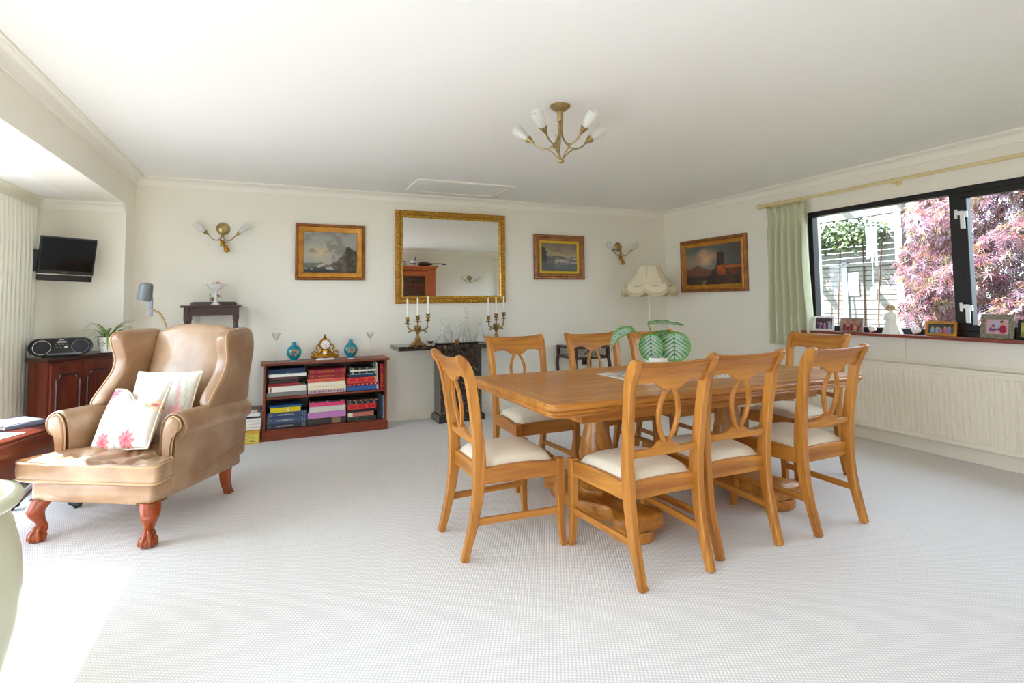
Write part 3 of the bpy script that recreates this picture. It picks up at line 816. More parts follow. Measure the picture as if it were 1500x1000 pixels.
# arms: rolled tops that scroll over at the front
arm2d = spline([(.275,.335),(.272,.44),(.275,.53),(.283,.585),(.305,.632),(.345,.655),(.392,.645),(.425,.61),(.43,.57),(.412,.535),(.385,.52),(.372,.50),(.366,.42),(.356,.30),(.35,.225),(.30,.225)], 4, True)
cxa = .335
for s in (-1, 1):
    mb = MB(); loops = []
    for y, k, dz in ((-.232,.86,0),(-.245,.94,0),(-.243,.985,0),(-.225,1.0,0),(-.1,1.0,-.002),(.08,.95,.0),(.22,.80,.0),(.34,.66,.0),(.42,.58,0)):
        loops.append([(s*(cxa+(p.x-cxa)*k+(-.012 if y > .3 else 0)), y, .44+(p.y-.44)*lerp(1,k,.5)+dz) for p in arm2d])
    mb.layers(loops)
    am = mb.build('arm', 'leather', ac, smooth=70)
    # facing panel on the scroll front
    fp = spline([(.302,.40),(.300,.50),(.307,.57),(.325,.615),(.355,.632),(.388,.615),(.398,.585),(.385,.56),(.368,.545),(.352,.50),(.345,.42),(.338,.33),(.318,.30),(.304,.33)], 4, True)
    cx_, cz_ = .345,.47
    mb = MB(); lo = []
    for y, k in ((-.238,1.0),(-.252,.99),(-.260,.93),(-.263,.80)):
        lo.append([(s*(cx_+(p.x-cx_)*k), y, cz_+(p.y-cz_)*k) for p in fp])
    mb.layers(lo).build('arm_facing', 'leather', am, smooth=75)
    pts = [(s*(cx_+(p.x-cx_)*1.03), -.247, cz_+(p.y-cz_)*1.03) for p in fp]
    MB().tube(pts+[pts[0]], .005, 6, caps=False).build('piping', 'piping', am, smooth=80)
# nail trim along the bottom front
mb = MB()
for i in range(9):
    for s in (-1,1):
        mb.lathe([(.006,0),(.0045,.003),(0,.0045)], 8, M=T(s*(.355-.009*i-.01),-.386,.219) @ RX(PI/2))
        mb.lathe([(.006,0),(.0045,.003),(0,.0045)], 8, M=T(s*.356,-.375+.011*i,.219) @ RY(s*PI/2))
mb.build('nail_trim', 'nailhead', ac, smooth=60)['kind'] = 'stuff'
# cabriole front legs with ball-and-claw feet
for s in (-1, 1):
    ctr = spline([(.315,-.345,.225),(.325,-.355,.19),(.335,-.368,.155),(.325,-.358,.115),(.312,-.345,.08),(.310,-.345,.055),(.318,-.355,.035)], 4)
    tab = [(.0,.062),(.035,.058),(.055,.050),(.075,.045),(.10,.038),(.13,.027),(.16,.022),(.18,.024),(.20,.028)]
    mb = MB(); loops = []
    for p in ctr:
        d = .225-p.z; h = interp([(0,.050),(.03,.050),(.06,.046),(.09,.037),(.12,.026),(.15,.021),(.19,.025)], d)
        loops.append([(s*(p.x+dx*h), p.y+dy*h, p.z) for dx, dy in [(math.cos(a)*(1 if abs(math.cos(a))<.72 else 1), math.sin(a)) for a in [2*PI*k/14 for k in range(14)]]])
    mb.layers(loops)
    lg = mb.build('front_leg', 'legwood', ac, smooth=70)
    mb = MB()
    mb.lathe([(0,0),(.026,.001),(.038,.010),(.042,.025),(.038,.042),(.026,.054),(0,.060)], 20, loc=(s*.322,-.362,0))
    for a in (-90,-35,-145,30):
        q = R(a if s > 0 else 180-a); dx, dy = math.cos(q), math.sin(q)
        mb.tube(spline([(s*.316+dx*.008,-.352+dy*.008,.078),(s*.322+dx*.026,-.362+dy*.026,.054),(s*.322+dx*.038,-.362+dy*.038,.030),(s*.322+dx*.038,-.362+dy*.038,.008)],4), [.015]*4+[.0105]*4+[.008]*4+[.006], 8)
    mb.build('claw_foot', 'legwood', lg, smooth=70)
for s in (-1, 1):
    mb = MB(); loops = []
    for z, y, h in ((.24,.33,.032),(.17,.335,.028),(.10,.355,.024),(.04,.39,.022),(0,.42,.024)):
        x = s*lerp(.27,.23,1-z/.24)
        loops.append([(x-h,y-h,z),(x+h,y-h,z),(x+h,y+h,z),(x-h,y+h,z)])
    mb.layers(loops[::-1]).build('rear_leg', 'legwood', ac, smooth=30, bevel=.004)

# cushions on the armchair
def cushion(name, label, loc, rot, W, Hh, D, fn, grp, dent=0):
    t = thing(name, label, 'cushion', loc, 0, grp); t.rotation_euler = rot
    nu = nv = 44; mb = MB()
    def face(sgn):
        def f(u, v):
            a = lerp(-1,1,u); b = lerp(-1,1,v)
            e = max(0,(1-a**2))**.45*max(0,(1-b**2))**.45
            pin = 1-.085*(1-abs(a)**2)*abs(b)**6 if False else 1
            x = a*W/2*(1-.07*(1-b*b)*abs(a)**8*0-.06*(b*b<2)*abs(a)**1*(1-b*b)*abs(a)); z = b*Hh/2*(1-.06*(1-a*a)*abs(b))
            wr = .010*fbm(a*1.2+sgn*3, b*1.2, 2.2, 3, 3.3)
            z -= dent*Hh*math.exp(-((a-.05)/.42)**2)*sm(-.1,1,b)
            return (x, sgn*(D/2*e+wr*e), z)
        return f
    mb.grid(face(-1), nu, nv); mb.grid(face(1), nu, nv, flip=True)
    o = mb.build('cover', 'fabric_print', t, smooth=80, weld=.0005)
    paint_mesh(o, lambda p: fn(p.x/W+.5, p.z/Hh+.5, p.y))
    ed = []
    for k in range(80):
        q = k/80*4; i = int(q); f_ = q-i
        a, b = [(lerp(-1,1,f_),-1),(1,lerp(-1,1,f_)),(lerp(1,-1,f_),1),(-1,lerp(1,-1,f_))][i]
        ed.append((a*W/2*(1-.06*(1-b*b)*abs(a)*abs(a)), 0, b*Hh/2*(1-.06*(1-a*a)*abs(b))-dent*Hh*math.exp(-((a-.05)/.42)**2)*sm(-.1,1,b)))
    MB().tube(ed+[ed[0]], .005, 6, caps=False).build('piping', cmat((240,232,210)), t, smooth=80)
    return t
def flower(x, y, cx, cy, r, seed):
    dx, dy = x-cx, y-cy; d = math.hypot(dx, dy); a = math.atan2(dy, dx)
    pet = r*(.86+.14*math.cos(a*8+seed))+.05*r*math.sin(a*19+seed)
    return d < pet, d/max(r,1e-5), a
def cush_front(u, v, y):
    c = (.90,.885,.86)
    for cx, cy, r, sd in ((.30,.13,.125,0),(.70,.13,.13,1),(.12,.86,.13,2),(.93,.60,.10,3),(.52,1.02,.05,1)):
        ins, d, a = flower(u, v, cx, cy, r, sd)
        if ins:
            k = .5+.5*math.sin(a*9+sd+d*5)
            c = mixc((.82,.40,.45), (.90,.62,.62), k) if sd != 3 else mixc((.93,.75,.60), (.96,.88,.80), k)
            if d < .3: c = mixc(c, (.76,.32,.38), .7)
    # leaf stems
    for (x0,y0,x1,y1,bend,wd) in ((.50,.05,.72,.42,-.12,.030),(.18,.50,.55,.62,.08,.016),(.22,.76,.30,.68,.02,.03),(.80,.62,.90,.56,.0,.018)):
        t = ((u-x0)*(x1-x0)+(v-y0)*(y1-y0))/((x1-x0)**2+(y1-y0)**2)
        if 0 < t < 1:
            px = x0+(x1-x0)*t+bend*math.sin(PI*t); py = y0+(y1-y0)*t
            if math.hypot(u-px, v-py) < wd*math.sin(PI*t)**.6: c = mixc(c, (.62,.66,.48) if y0 < .4 or y0 > .6 else (.80,.66,.60), .85)
    return c
def cush_rear(u, v, y):
    c = (.90,.885,.86)
    for x0, w_, col in ((.18,.012,(.93,.72,.74)),(.24,.006,(.80,.82,.80)),(.30,.012,(.94,.80,.80)),(.62,.010,(.94,.80,.78)),(.80,.022,(.93,.74,.76)),(.90,.012,(.72,.80,.72))):
        if abs(u+.10*v-x0-.05+.01*math.sin(v*9)) < w_: c = mixc(c, col, .8)
    ins, d, a = flower(u, v, .82, .35, .12, 0)
    if ins: c = mixc(c, (.93,.62,.66), .6)
    return c
ang = R(-31)
# rear cushion leans on the backrest, front cushion leans on the rear one
def onchair(x, y, z): 
    return (-.66+x*math.cos(ang)-y*math.sin(ang), 3.85+x*math.sin(ang)+y*math.cos(ang), z)
cushion('scatter_cushion', 'upright white cushion with faint pink stripes leaning on the armchair back', onchair(.03,.055,.645), (R(-24),0,R(-31)+R(6)), .40,.40,.13, cush_rear, 'cushions on the armchair')
cushion('scatter_cushion', 'tilted white cushion with pink flowers in front on the armchair', onchair(-.03,-.10,.595), (R(-30),R(-9),R(-31)-R(8)), .43,.40,.15, cush_front, 'cushions on the armchair', .24)
# ------------------------------------------------------------------ bay corner: cabinet, radio, plant, television, curtain
cb = thing('corner_cabinet', 'mahogany cabinet with two panelled doors in the bay corner', 'cabinet', (-1.42, 4.75, 0))
cabw = [(-1.60,5.412),(-1.165,5.412),(-1.155,5.30),(-1.42,4.75),(-1.60,4.92)]
loc0 = Vector((-1.42, 4.75))
cab = [(x-loc0.x, y-loc0.y) for x, y in cabw]
def inset(poly, d):
    cx = sum(p[0] for p in poly)/len(poly); cy = sum(p[1] for p in poly)/len(poly); out = []
    n = len(poly)
    for i in range(n):
        a, b, c = Vector(poly[i-1]), Vector(poly[i]), Vector(poly[(i+1)%n])
        t1 = (b-a).normalized(); t2 = (c-b).normalized()
        n1 = Vector((-t1.y,t1.x)); n2 = Vector((-t2.y,t2.x))
        if n1.dot(Vector((cx,cy))-b) < 0: n1 = -n1
        if n2.dot(Vector((cx,cy))-b) < 0: n2 = -n2
        m_ = (n1+n2).normalized(); out.append(tuple(b+m_*d/max(.3,m_.dot(n1))))
    return out
ins = inset(cab, .018)
MB().prism(ins, .06, .845).build('body', 'mahogany_z', cb, smooth=0, bevel=.003)
MB().prism(inset(cab,.03), 0, .06).build('plinth', 'darkwood_x', cb, smooth=0)
MB().layers([[(x,y,z) for x,y in inset(cab,i)] for z,i in ((.845,.012),(.852,.004),(.868,0),(.875,.004))]).build('top', 'darkwood_y', cb, smooth=0)
A, B = Vector(ins[3]), Vector(ins[2])          # front face left and right ends
d_ = (B-A); Wf = d_.length; d_.normalize(); nrm = Vector((d_.y, -d_.x))
Mf = Matrix(((d_.x, -nrm.x, 0, A.x),(d_.y, -nrm.y, 0, A.y),(0,0,1,0),(0,0,0,1)))   # local x along the face, y into the cabinet
hw = Wf/2
for i in range(2):
    x0 = i*hw+.012; x1 = (i+1)*hw-.012 if i else hw-.002
    if i: x0 = hw+.002
    dr = MB().box(x0, x1, -.014, .006, .09, .825, Mf).build('door', 'mahogany_z', cb, smooth=0, bevel=.002)
    # fielded panel with clipped, scooped corners
    px0, px1, pz0, pz1, r = x0+.035, x1-.025, .16, .755, .035
    if i: px0, px1 = x0+.025, x1-.035
    def loop(o, y):
        out = []
        for cx, cz, sx, sz in ((px1-o,pz0+o,-1,1),(px1-o,pz1-o,-1,-1),(px0+o,pz1-o,1,-1),(px0+o,pz0+o,1,1)):
            arc = []
            for k in range(7):
                a = PI/2*k/6
                arc.append((cx+sx*r*math.cos(a), cz+sz*r*math.sin(a)))
            if (sx, sz) in ((-1,1),(1,-1)): arc = arc
            else: arc = arc[::-1]
            if (sx, sz) == (-1,1): arc = arc
            out += arc
        return [(p[0], y, p[1]) for p in out]
    lp = [loop(0,-.0145), loop(.004,-.024), loop(.012,-.024), loop(.016,-.015)]
    MB().layers(lp, Mf, cap=False).build('moulding', 'darkwood_z', dr, smooth=40)
    MB().add([Vector(p)-Vector((0,.0012,0)) for p in loop(.016,-.0148)], [tuple(range(28))], Mf).build('flame_panel', 'mahogany_z', dr, smooth=0)
    if i:
        MB().lathe([(.004,0),(.005,.012),(.011,.018),(.009,.026),(0,.028)], 12, M=Mf @ T(x0+.012,-.014,.5) @ RX(PI/2)).build('knob', 'brass', dr, smooth=60)

# boombox radio
rdx = thing('radio', 'black portable radio with round speakers on the cabinet', 'radio', (-1.425, 5.02, .8752), R(18)); rdx.scale = (.92,.92,.92)
def stad(hw_, r, n=10):
    out = []
    for k in range(n+1):
        a = -PI/2+PI*k/n; out.append((hw_+r*math.cos(a), r+r*math.sin(a)))
    for k in range(n+1):
        a = PI/2+PI*k/n; out.append((-hw_+r*math.cos(a), r+r*math.sin(a)))
    return out
mb = MB()
lo = []
for y, k in ((-.075,.93),(-.082,.985),(-.07,1.0),(.06,.98),(.085,.9),(.095,.75)):
    lo.append([(x*lerp(1,k,.6), y, .066+(z-.066)*k+.010) for x, z in stad(.135,.066)])
mb.layers(lo); mb.build('body', 'black_plastic', rdx, smooth=50)
MB().box(-.12,.12,-.078,.06,0,.014).build('foot', 'black_plastic', rdx, smooth=0, bevel=.004)
for s in (-1, 1):
    sp = MB().lathe([(0,.004),(.045,.004),(.052,.0),(.052,-.004)], 28, M=T(s*.118,-.081,.076) @ RX(PI/2)).build('speaker', 'black_mesh', rdx, smooth=40)
    MB().lathe([(.052,0),(.053,.005),(.056,.005),(.057,0)], 28, M=T(s*.118,-.081,.076) @ RX(PI/2)).build('ring', 'chrome' if s < 0 else 'grey_plastic', sp, smooth=40)
MB().box(-.028,.030,-.0845,-.081,.108,.122).build('display', 'lcd', rdx, smooth=0)
for x, z, w2 in ((-.04,.092,.010),(-.018,.092,.010),(.004,.092,.010),(.028,.092,.014),(-.035,.070,.014),(-.008,.070,.010)):
    MB().box(x, x+w2, -.0845, -.081, z, z+.005).build('button', 'grey_plastic', rdx, smooth=0)
MB().lathe([(0,.003),(.010,.003),(.011,0)], 16, M=T(.028,-.082,.074) @ RX(PI/2)).build('dial', 'chrome', rdx, smooth=40)
MB().box(-.085,.125,-.092,-.076,.014,.026).build('disc_lip', 'grey_plastic', rdx, smooth=0, bevel=.003)
fc = bpy.data.curves.new('maker_name', 'FONT'); fc.body = 'SONY'; fc.size = .013; fc.align_x = 'CENTER'; fc.extrude = .0003
fo = bpy.data.objects.new('tmp_text', fc); C.objects.link(fo)
bpy.context.view_layer.update()
me = bpy.data.meshes.new_from_object(fo.evaluated_get(bpy.context.evaluated_depsgraph_get())); bpy.data.objects.remove(fo)
me.materials.append(M_['white_plastic']) if not me.materials else me.materials.__setitem__(0, M_['white_plastic'])
lt = bpy.data.objects.new('lettering', me); C.objects.link(lt); lt.parent = rdx
lt.location = (0,-.0825,.127); lt.rotation_euler = (R(82),0,0)

# spider plant in a white pierced pot
sp = thing('potted_spider_plant', 'spider plant in a white pot with black petals on the cabinet', 'plant', (-1.185, 5.20, .8752))
MB().lathe([(.042,0),(.045,.003),(.052,.05),(.060,.105),(.063,.112),(.063,.120),(.056,.120),(.054,.10),(0,.098)], 28).build('pot', 'porcelain', sp, smooth=50)
mb = MB()
for k in range(7):
    a0 = 2*PI*k/7
    for q in range(5):
        b = 2*PI*q/5+.3
        ua, uz = math.cos(b)*.010, math.sin(b)*.010
        r = .057; z = .07+uz*1.3
        aa = a0+ua/r
        mb.lathe([(0,.0015),(.0042,.001),(.005,0)], 8, M=RZ(aa) @ T(lerp(.0455,.060,z/.105)-.0005,0,z) @ RY(PI/2) @ RZ(b) @ Matrix.Diagonal((.6,1.4,1,1)))
mb.build('petal_pattern', 'black_plastic', sp, smooth=0)
MB().lathe([(.055,.105),(.02,.112),(0,.113)], 16, caps=False).build('soil', 'soil', sp)
for k in range(70):
    a = random.uniform(0, 2*PI); L = random.uniform(.17,.33)*(.55 if math.sin(a) > .1 else 1); el = random.uniform(.35,1.25); w_ = random.uniform(.007,.012)
    pts = []; d = Vector((math.cos(a)*math.cos(el), math.sin(a)*math.cos(el), math.sin(el))); p = Vector((math.cos(a)*.015, math.sin(a)*.015, .11)); n_ = 14
    drp = random.uniform(1.3,2.4)
    side = Vector((-math.sin(a), math.cos(a), 0)); vs = []; cols = []
    for i in range(n_+1):
        u = i/n_; ww = w_*(math.sin(PI*min(1,u*.9+.12)))**.7*(1-u*.35)
        for j, q in enumerate((-1,-.42,.42,1)):
            lf = .35*ww*abs(q)
            vs.append(p+side*ww*q+Vector((0,0,lf)))
            cols.append((.88,.88,.66) if abs(q) > .9 else (.40,.54,.24))
        d = (d+Vector((0,0,-drp/n_))).normalized(); p = p+d*L/n_
    me = bpy.data.meshes.new('leaf')
    me.from_pydata([tuple(v) for v in vs], [], [(i*4+j,(i+1)*4+j,(i+1)*4+j+1,i*4+j+1) for i in range(n_) for j in range(3)])
    ca = me.color_attributes.new('Col','FLOAT_COLOR','POINT')
    for q, c in enumerate(cols): ca.data[q].color = (*lin(c),1)
    me.materials.append(M_['leaf']); me.shade_smooth()
    o = bpy.data.objects.new('leaf', me); C.objects.link(o); o.parent = sp

# wall television on a bracket
tv = thing('television', 'small black flat television on a wall bracket in the bay', 'television', (-1.44, 5.14, 1.60)); tv.rotation_euler = (R(15), R(2), R(24))
tvM = None
MB().box(-.17,.17,-.018,.018,-.115,.165).build('case', 'black_plastic', tv, smooth=0, bevel=.006)
MB().box(-.158,.158,-.0195,-.0175,-.09,.155).build('screen', 'black_gloss', tv, smooth=0)
MB().box(-.17,.17,-.024,.0,-.122,-.114).build('chrome_strip', 'chrome', tv, smooth=0)
MB().box(-.165,.165,-.022,.012,-.172,-.122).build('speaker_bar', 'black_plastic', tv, smooth=0, bevel=.006)
MB().box(-.02,.012,-.0205,-.018,-.106,-.101).build('badge', 'chrome', tv, smooth=0)
MB().box(-.155,.155,.018,.05,-.10,.13).build('rear_case', 'black_plastic', tv, smooth=0, bevel=.012)
MB().box(-.20,-.165,.02,.05,-.115,.05).build('side_box', 'black_plastic', tv, smooth=0, bevel=.004)
mb = MB(); mb.box(-.06,.06,.05,.062,-.06,.06); mb.box(-.02,.02,.06,.20,-.02,.02)
mb.build('bracket', 'black_frame', tv, smooth=0, bevel=.003)

# bay curtain
def curtain_mesh(x, y0, y1, ztop, zbot, folds, amp, pinch, dirx=1, splay=0):
    nu, nv = folds*10, 22
    def f(u, v):
        z = lerp(ztop, zbot, v); ph = u*folds*2*PI
        am = amp*lerp(pinch,1,sm(0,.16,v))
        top = sm(.06,0,v)
        y = lerp(y0, y1, u)
        yy = y+(u-.5)*splay*v+.006*math.sin(v*5+u*9)
        return (x+dirx*am*(math.sin(ph)+.35*math.sin(2*ph+1.2+v)), yy, z+.0*top)
    return MB().grid(f, nu, nv)
ct = thing('curtain', 'pale cream green curtain at the bay window beside the cabinet', 'curtain', (0,0,0), group='curtains')
curtain_mesh(-1.645, 4.50, 5.19, 1.985, .012, 10, .030, .5, 1, -.05).build('fabric', 'curtain_cream', ct, smooth=80, solid=.004)
mb = MB(); mb.box(-1.705,-1.675, 4.40, 5.25, 1.985, 2.0); mb.build('track', 'rod', ct, smooth=0)
for i in range(9):
    MB().tube([(-1.668+.010*math.cos(a), 4.55+i*.075, 1.972+.014*math.sin(a)) for a in [2*PI*k/12 for k in range(13)]], .002, 6, caps=False).build('hook', 'rod', ct, smooth=60)

# low mahogany drop-leaf table with books
lt_ = thing('coffee_table', 'low mahogany drop-leaf table at the left edge beside the armchair', 'table', (-1.362, 3.95, 0), R(-18.6))
MB().layers([[(x,y,z) for x,y in rrect(-.18+i,.148-i,-.46+i,.50-i,.02,4)] for z,i in ((.508,.006),(.512,0),(.526,0),(.53,.004))]).build('top', 'mahogany_y', lt_, smooth=40)
for s, x in ((1,.154),(-1,-.186)):
    MB().layers([[(x+sx, y, z) for y, z in rrect(-.46+i,.50-i,.32+i,.515-i,.03,5)] for sx, i in ((-.008,.003),(-.006,0),(.006,0),(.008,.003))]).build('drop_leaf', 'mahogany_y', lt_, smooth=40)
MB().box(-.15,.12,-.4,.42,.44,.508).build('frieze', 'mahogany_y', lt_, smooth=0, bevel=.003)
for y in (-.30, .33):
    MB().lathe([(.03,.14),(.038,.16),(.03,.18),(.024,.24),(.03,.32),(.036,.36),(.028,.38),(.034,.40),(.034,.44)], 20, loc=(-.01,y,0)).build('pedestal', 'mahogany_z', lt_, smooth=50)
    for s in (-1, 1):
        mb = MB(); pts = spline([(-.01,y,.165),(-.01+s*.06,y,.150),(-.01+s*.12,y,.085),(-.01+s*.165,y,.035)], 5)
        mb.tube(pts, [.024]*5+[.021]*5+[.017]*5+[.014], 10); lg = mb.build('splay_leg', 'darkwood_x', lt_, smooth=60)
        mb = MB(); mb.tube([(-.01+s*.15,y,.04),(-.01+s*.19,y,.022),(-.01+s*.212,y,.02)], [.019,.020,.016], 10); mb.lathe([(.0,0),(.012,.0),(.014,.008),(.012,.02)], 12, loc=(-.01+s*.185,y,0)); mb.build('foot_cap', 'black_plastic', lg, smooth=60)
def book(name, label, cover, L, Wd, Tk, loc, rz=0, group=None, tilt=(0,0), pages=True, spine=None, M0=None):
    """closed book lying flat: spine along local x at y=0 side facing -y, pages behind"""
    t = thing(name, label, 'book', loc, rz, group); t.rotation_euler = (tilt[0], tilt[1], rz)
    mb = MB(); th = min(.003, Tk*.15)
    mb.box(-L/2, L/2, 0, Wd, 0, th); mb.box(-L/2, L/2, 0, Wd, Tk-th, Tk); mb.box(-L/2, L/2, 0, th, th, Tk-th)
    mb.build('cover', cmat(cover) if isinstance(cover, tuple) else cover, t, smooth=0, bevel=.0012, seg=1)
    MB().box(-L/2+.003, L/2-.003, th, Wd-.004, th, Tk-th).build('pages', 'paper', t, smooth=0)
    if spine: spine(t, L, Tk)
    return t
bk1 = book('paperback', 'thick paperback with cream page edges under the magazine on the low table', (120,132,160), .21,.145,.022, (-1.322,4.128,.5305), R(47), 'reading on the low table')
mg = thing('magazine', 'magazine with a pale blue and red cover on the low table', 'magazine', (-1.365,4.105,.5535), R(43), 'reading on the low table')
MB().box(-.14,.14,0,.205,0,.005).build('pages', 'paper', mg, smooth=0)
def magfn(u, v):
    c = mixc((.86,.90,.96), (.72,.80,.92), .5+.9*fbm(u,v,4,3,1))
    if .1 < u < .45 and .6 < v < .85: c = mixc(c, (.85,.42,.45), .8*(.5+fbm(u,v,9,2,3)))
    if .55 < u < .9 and .15 < v < .55: c = mixc(c, (.93,.86,.80), .9)
    return c
printed('front_cover', (-.14,0,.0054), (.28,0,0), (0,.205,0), 40, 30, magfn, mg)
mg2 = thing('magazine', 'open white magazine at the very left edge of the low table', 'magazine', (-1.315,3.80,.5305), R(66), 'reading on the low table')
MB().box(-.14,.14,0,.2,0,.004).build('pages', 'paper', mg2, smooth=0)
printed('front_cover', (-.14,0,.0044), (.28,0,0), (0,.2,0), 30, 24, lambda u,v: mixc((.95,.94,.92),(.80,.84,.90), .5+fbm(u,v,5,3,6)), mg2)

# big ceramic jar by the camera
jr = thing('ceramic_jar', 'large pale green ceramic jar with a rolled rim, cut by the left edge', 'jar', (-.90, 1.955, 0))
MB().lathe([(.0,.0),(.17,.0),(.185,.01),(.19,.03),(.205,.10),(.235,.22),(.262,.36),(.268,.46),(.262,.55),(.245,.63),(.228,.672),(.222,.68)], 56).build('body', 'celadon', jr, smooth=60)
MB().lathe([(.222,.675),(.236,.678),(.256,.688),(.264,.702),(.258,.716),(.243,.722),(.228,.716),(.218,.70),(.213,.66),(.205,.55),(.0,.54)], 56, caps=False).build('rim', 'celadon', jr, smooth=70)

# reading lamp behind the armchair
rl_ = thing('reading_lamp', 'gooseneck floor reading lamp with a grey head behind the armchair', 'lamp', (-.70, 4.72, 0))
MB().lathe([(0,0),(.12,0),(.125,.008),(.12,.018),(.03,.026),(.012,.04),(.0,.04)], 28).build('base', 'grey_plastic', rl_, smooth=50)
MB().tube([(0,0,.03),(0,0,.85)], .010, 10).build('pole', 'brass', rl_, smooth=60)
neck = spline([(0,0,.85),(-.005,0,.98),(-.02,-.005,1.08),(-.055,-.01,1.17),(-.095,-.015,1.20),(-.125,-.015,1.215)], 6)
MB().tube(neck, .007, 8).build('gooseneck', 'brass', rl_, smooth=60)
hd = MB().lathe([(.018,-.13),(.046,-.125),(.049,-.118),(.043,-.02),(.038,-.002),(.03,0),(0,.002)], 24, M=T(-.145,-.015,1.40) @ RX(R(6)) @ RY(R(7))).build('head', 'grey_plastic', rl_, smooth=50)
MB().box(-.135,-.105,-.02,0,1.16,1.30, ).build('handle', cmat((140,140,150)), hd, smooth=0, bevel=.006)

# tall narrow side table with an ornament
nt_ = thing('side_table', 'tall dark wooden side table with turned legs behind the armchair', 'table', (-.495, 5.56, 0))
MB().box(-.235,.235,-.13,.13,1.215,1.235).build('top', 'darkwood_x', nt_, smooth=0, bevel=.004)
MB().layers([[(x,y,z) for x,y in rrect(-.19+i,.19-i,.10,.12,.004,3)] for z,i in ((1.235,0),(1.250,.0),(1.262,.01),(1.266,.03))]).build('gallery', 'darkwood_x', nt_, smooth=40)
MB().box(-.205,.205,-.11,.11,1.145,1.215).build('frieze', 'darkwood_x', nt_, smooth=0, bevel=.002)
for sx in (-1,1):
    for sy in (-1,1):
        prof = [(.010,0),(.014,.02),(.018,.1),(.016,.3),(.020,.34),(.013,.36),(.013,.5),(.019,.56),(.013,.60),(.016,.85),(.012,1.0),(.019,1.03),(.012,1.05),(.016,1.09),(.016,1.11)]
        mb = MB(); mb.lathe(prof, 12, loc=(sx*.19,sy*.105,0)); mb.box(sx*.19-.019,sx*.19+.019,sy*.105-.019,sy*.105+.019,1.10,1.215)
        mb.build('leg', 'darkwood_z', nt_, smooth=50)
MB().box(-.20,.20,-.10,.10,.30,.318).build('shelf', 'darkwood_x', nt_, smooth=0, bevel=.003)
po = thing('porcelain_ornament', 'white porcelain flower bowl ornament on the tall side table', 'ornament', (-.475, 5.58, 1.2352))
MB().lathe([(.035,0),(.04,.004),(.03,.012),(.014,.03),(.012,.06),(.018,.075),(.012,.09),(.011,.115),(.02,.13),(.05,.15),(.072,.178),(.075,.186),(.068,.18),(.04,.158),(0,.15)], 24).build('stand', 'porcelain', po, smooth=50)
for k in range(12):
    a = 2*PI*k/12+random.uniform(-.2,.2); z = random.uniform(.045,.095) if k < 8 else .185; r = .04 if k < 8 else .03
    if k >= 8: z += random.uniform(0,.012)
    cc = random.choice(((226,170,170),(236,214,190),(190,120,140),(170,180,140)))
    mb = MB()
    for q in range(5):
        mb.lathe([(0,0),(.010,.004),(.006,.010),(0,.011)], 7, M=T(math.cos(a)*r,math.sin(a)*r,z) @ align((math.cos(a)*.8,math.sin(a)*.8,.4)) @ RZ(q*2*PI/5) @ T(.008,0,0))
    mb.build('flower', cmat(cc, .25), po, smooth=60)
for k in range(8):
    a = 2*PI*k/8
    MB().lathe([(0,0),(.014,.005),(.012,.02),(0,.034)], 8, M=T(math.cos(a)*.068,math.sin(a)*.068,.18) @ align((math.cos(a),math.sin(a),.5)) @ Matrix.Diagonal((1,.4,1,1))).build('petal', 'porcelain', po, smooth=60)
# ------------------------------------------------------------------ bookcase and books
bcx0, bcx1, bcy0, bcy1, bcz = -.07, 1.045, 5.445, 5.738, .695
bc = thing('bookcase', 'low two shelf mahogany bookcase under the first painting', 'bookcase', ((bcx0+bcx1)/2, bcy0, 0))
ox, oy = (bcx0+bcx1)/2, bcy0; hw = (bcx1-bcx0)/2; dp = bcy1-bcy0
MB().box(-hw-.022,hw+.022,-.02,dp,.675,bcz).build('top', 'redwood_x', bc, smooth=0, bevel=.004)
for s in (-1,1): MB().box(s*hw-(.022 if s>0 else 0), s*hw+(0 if s>0 else .022), 0, dp, 0, .675).build('side', 'redwood_z', bc, smooth=0, bevel=.003)
MB().box(-hw+.022,hw-.022,.004,dp,.075,.095).build('bottom_board', 'redwood_x', bc, smooth=0)
MB().box(-hw-.006,hw+.006,-.008,.012,0,.085).build('plinth', 'redwood_x', bc, smooth=0, bevel=.003)
MB().box(-hw+.022,hw-.022,.012,dp,.368,.386).build('shelf', 'redwood_x', bc, smooth=0, bevel=.002)
MB().box(-hw+.022,hw-.022,dp-.012,dp,.095,.675).build('back_panel', 'darkwood_x', bc, smooth=0)
GOLD = 'gilt'
def sp_titled(gold=True, light='gilt'):
    def f(t, L, Tk):
        mb = MB(); y = -.0006
        z0, z1 = Tk*.22, Tk*.78; zc = Tk/2
        for s in (-1,1):
            mb.box(s*L*.40-.0025, s*L*.40+.0025, y, .0004, z0, z1)
            for dz in (-.28,0,.28): mb.box(s*L*.445-.005, s*L*.445+.005, y, .0004, zc+dz*Tk-.0022, zc+dz*Tk+.0022)
        x = -L*.24
        for k in range(15):
            w_ = random.uniform(.004,.008)
            if abs(k-7) < 1: mb.lathe([(.0,.0008),(.008,.0008),(.008,0)], 8, M=T(x+.004,0,zc) @ RX(PI/2)); x += .012; continue
            mb.box(x, x+w_, y, .0004, zc-Tk*.12, zc+Tk*.12); x += w_+.0035
        mb.build('spine_lettering', light, t, smooth=0)
    return f
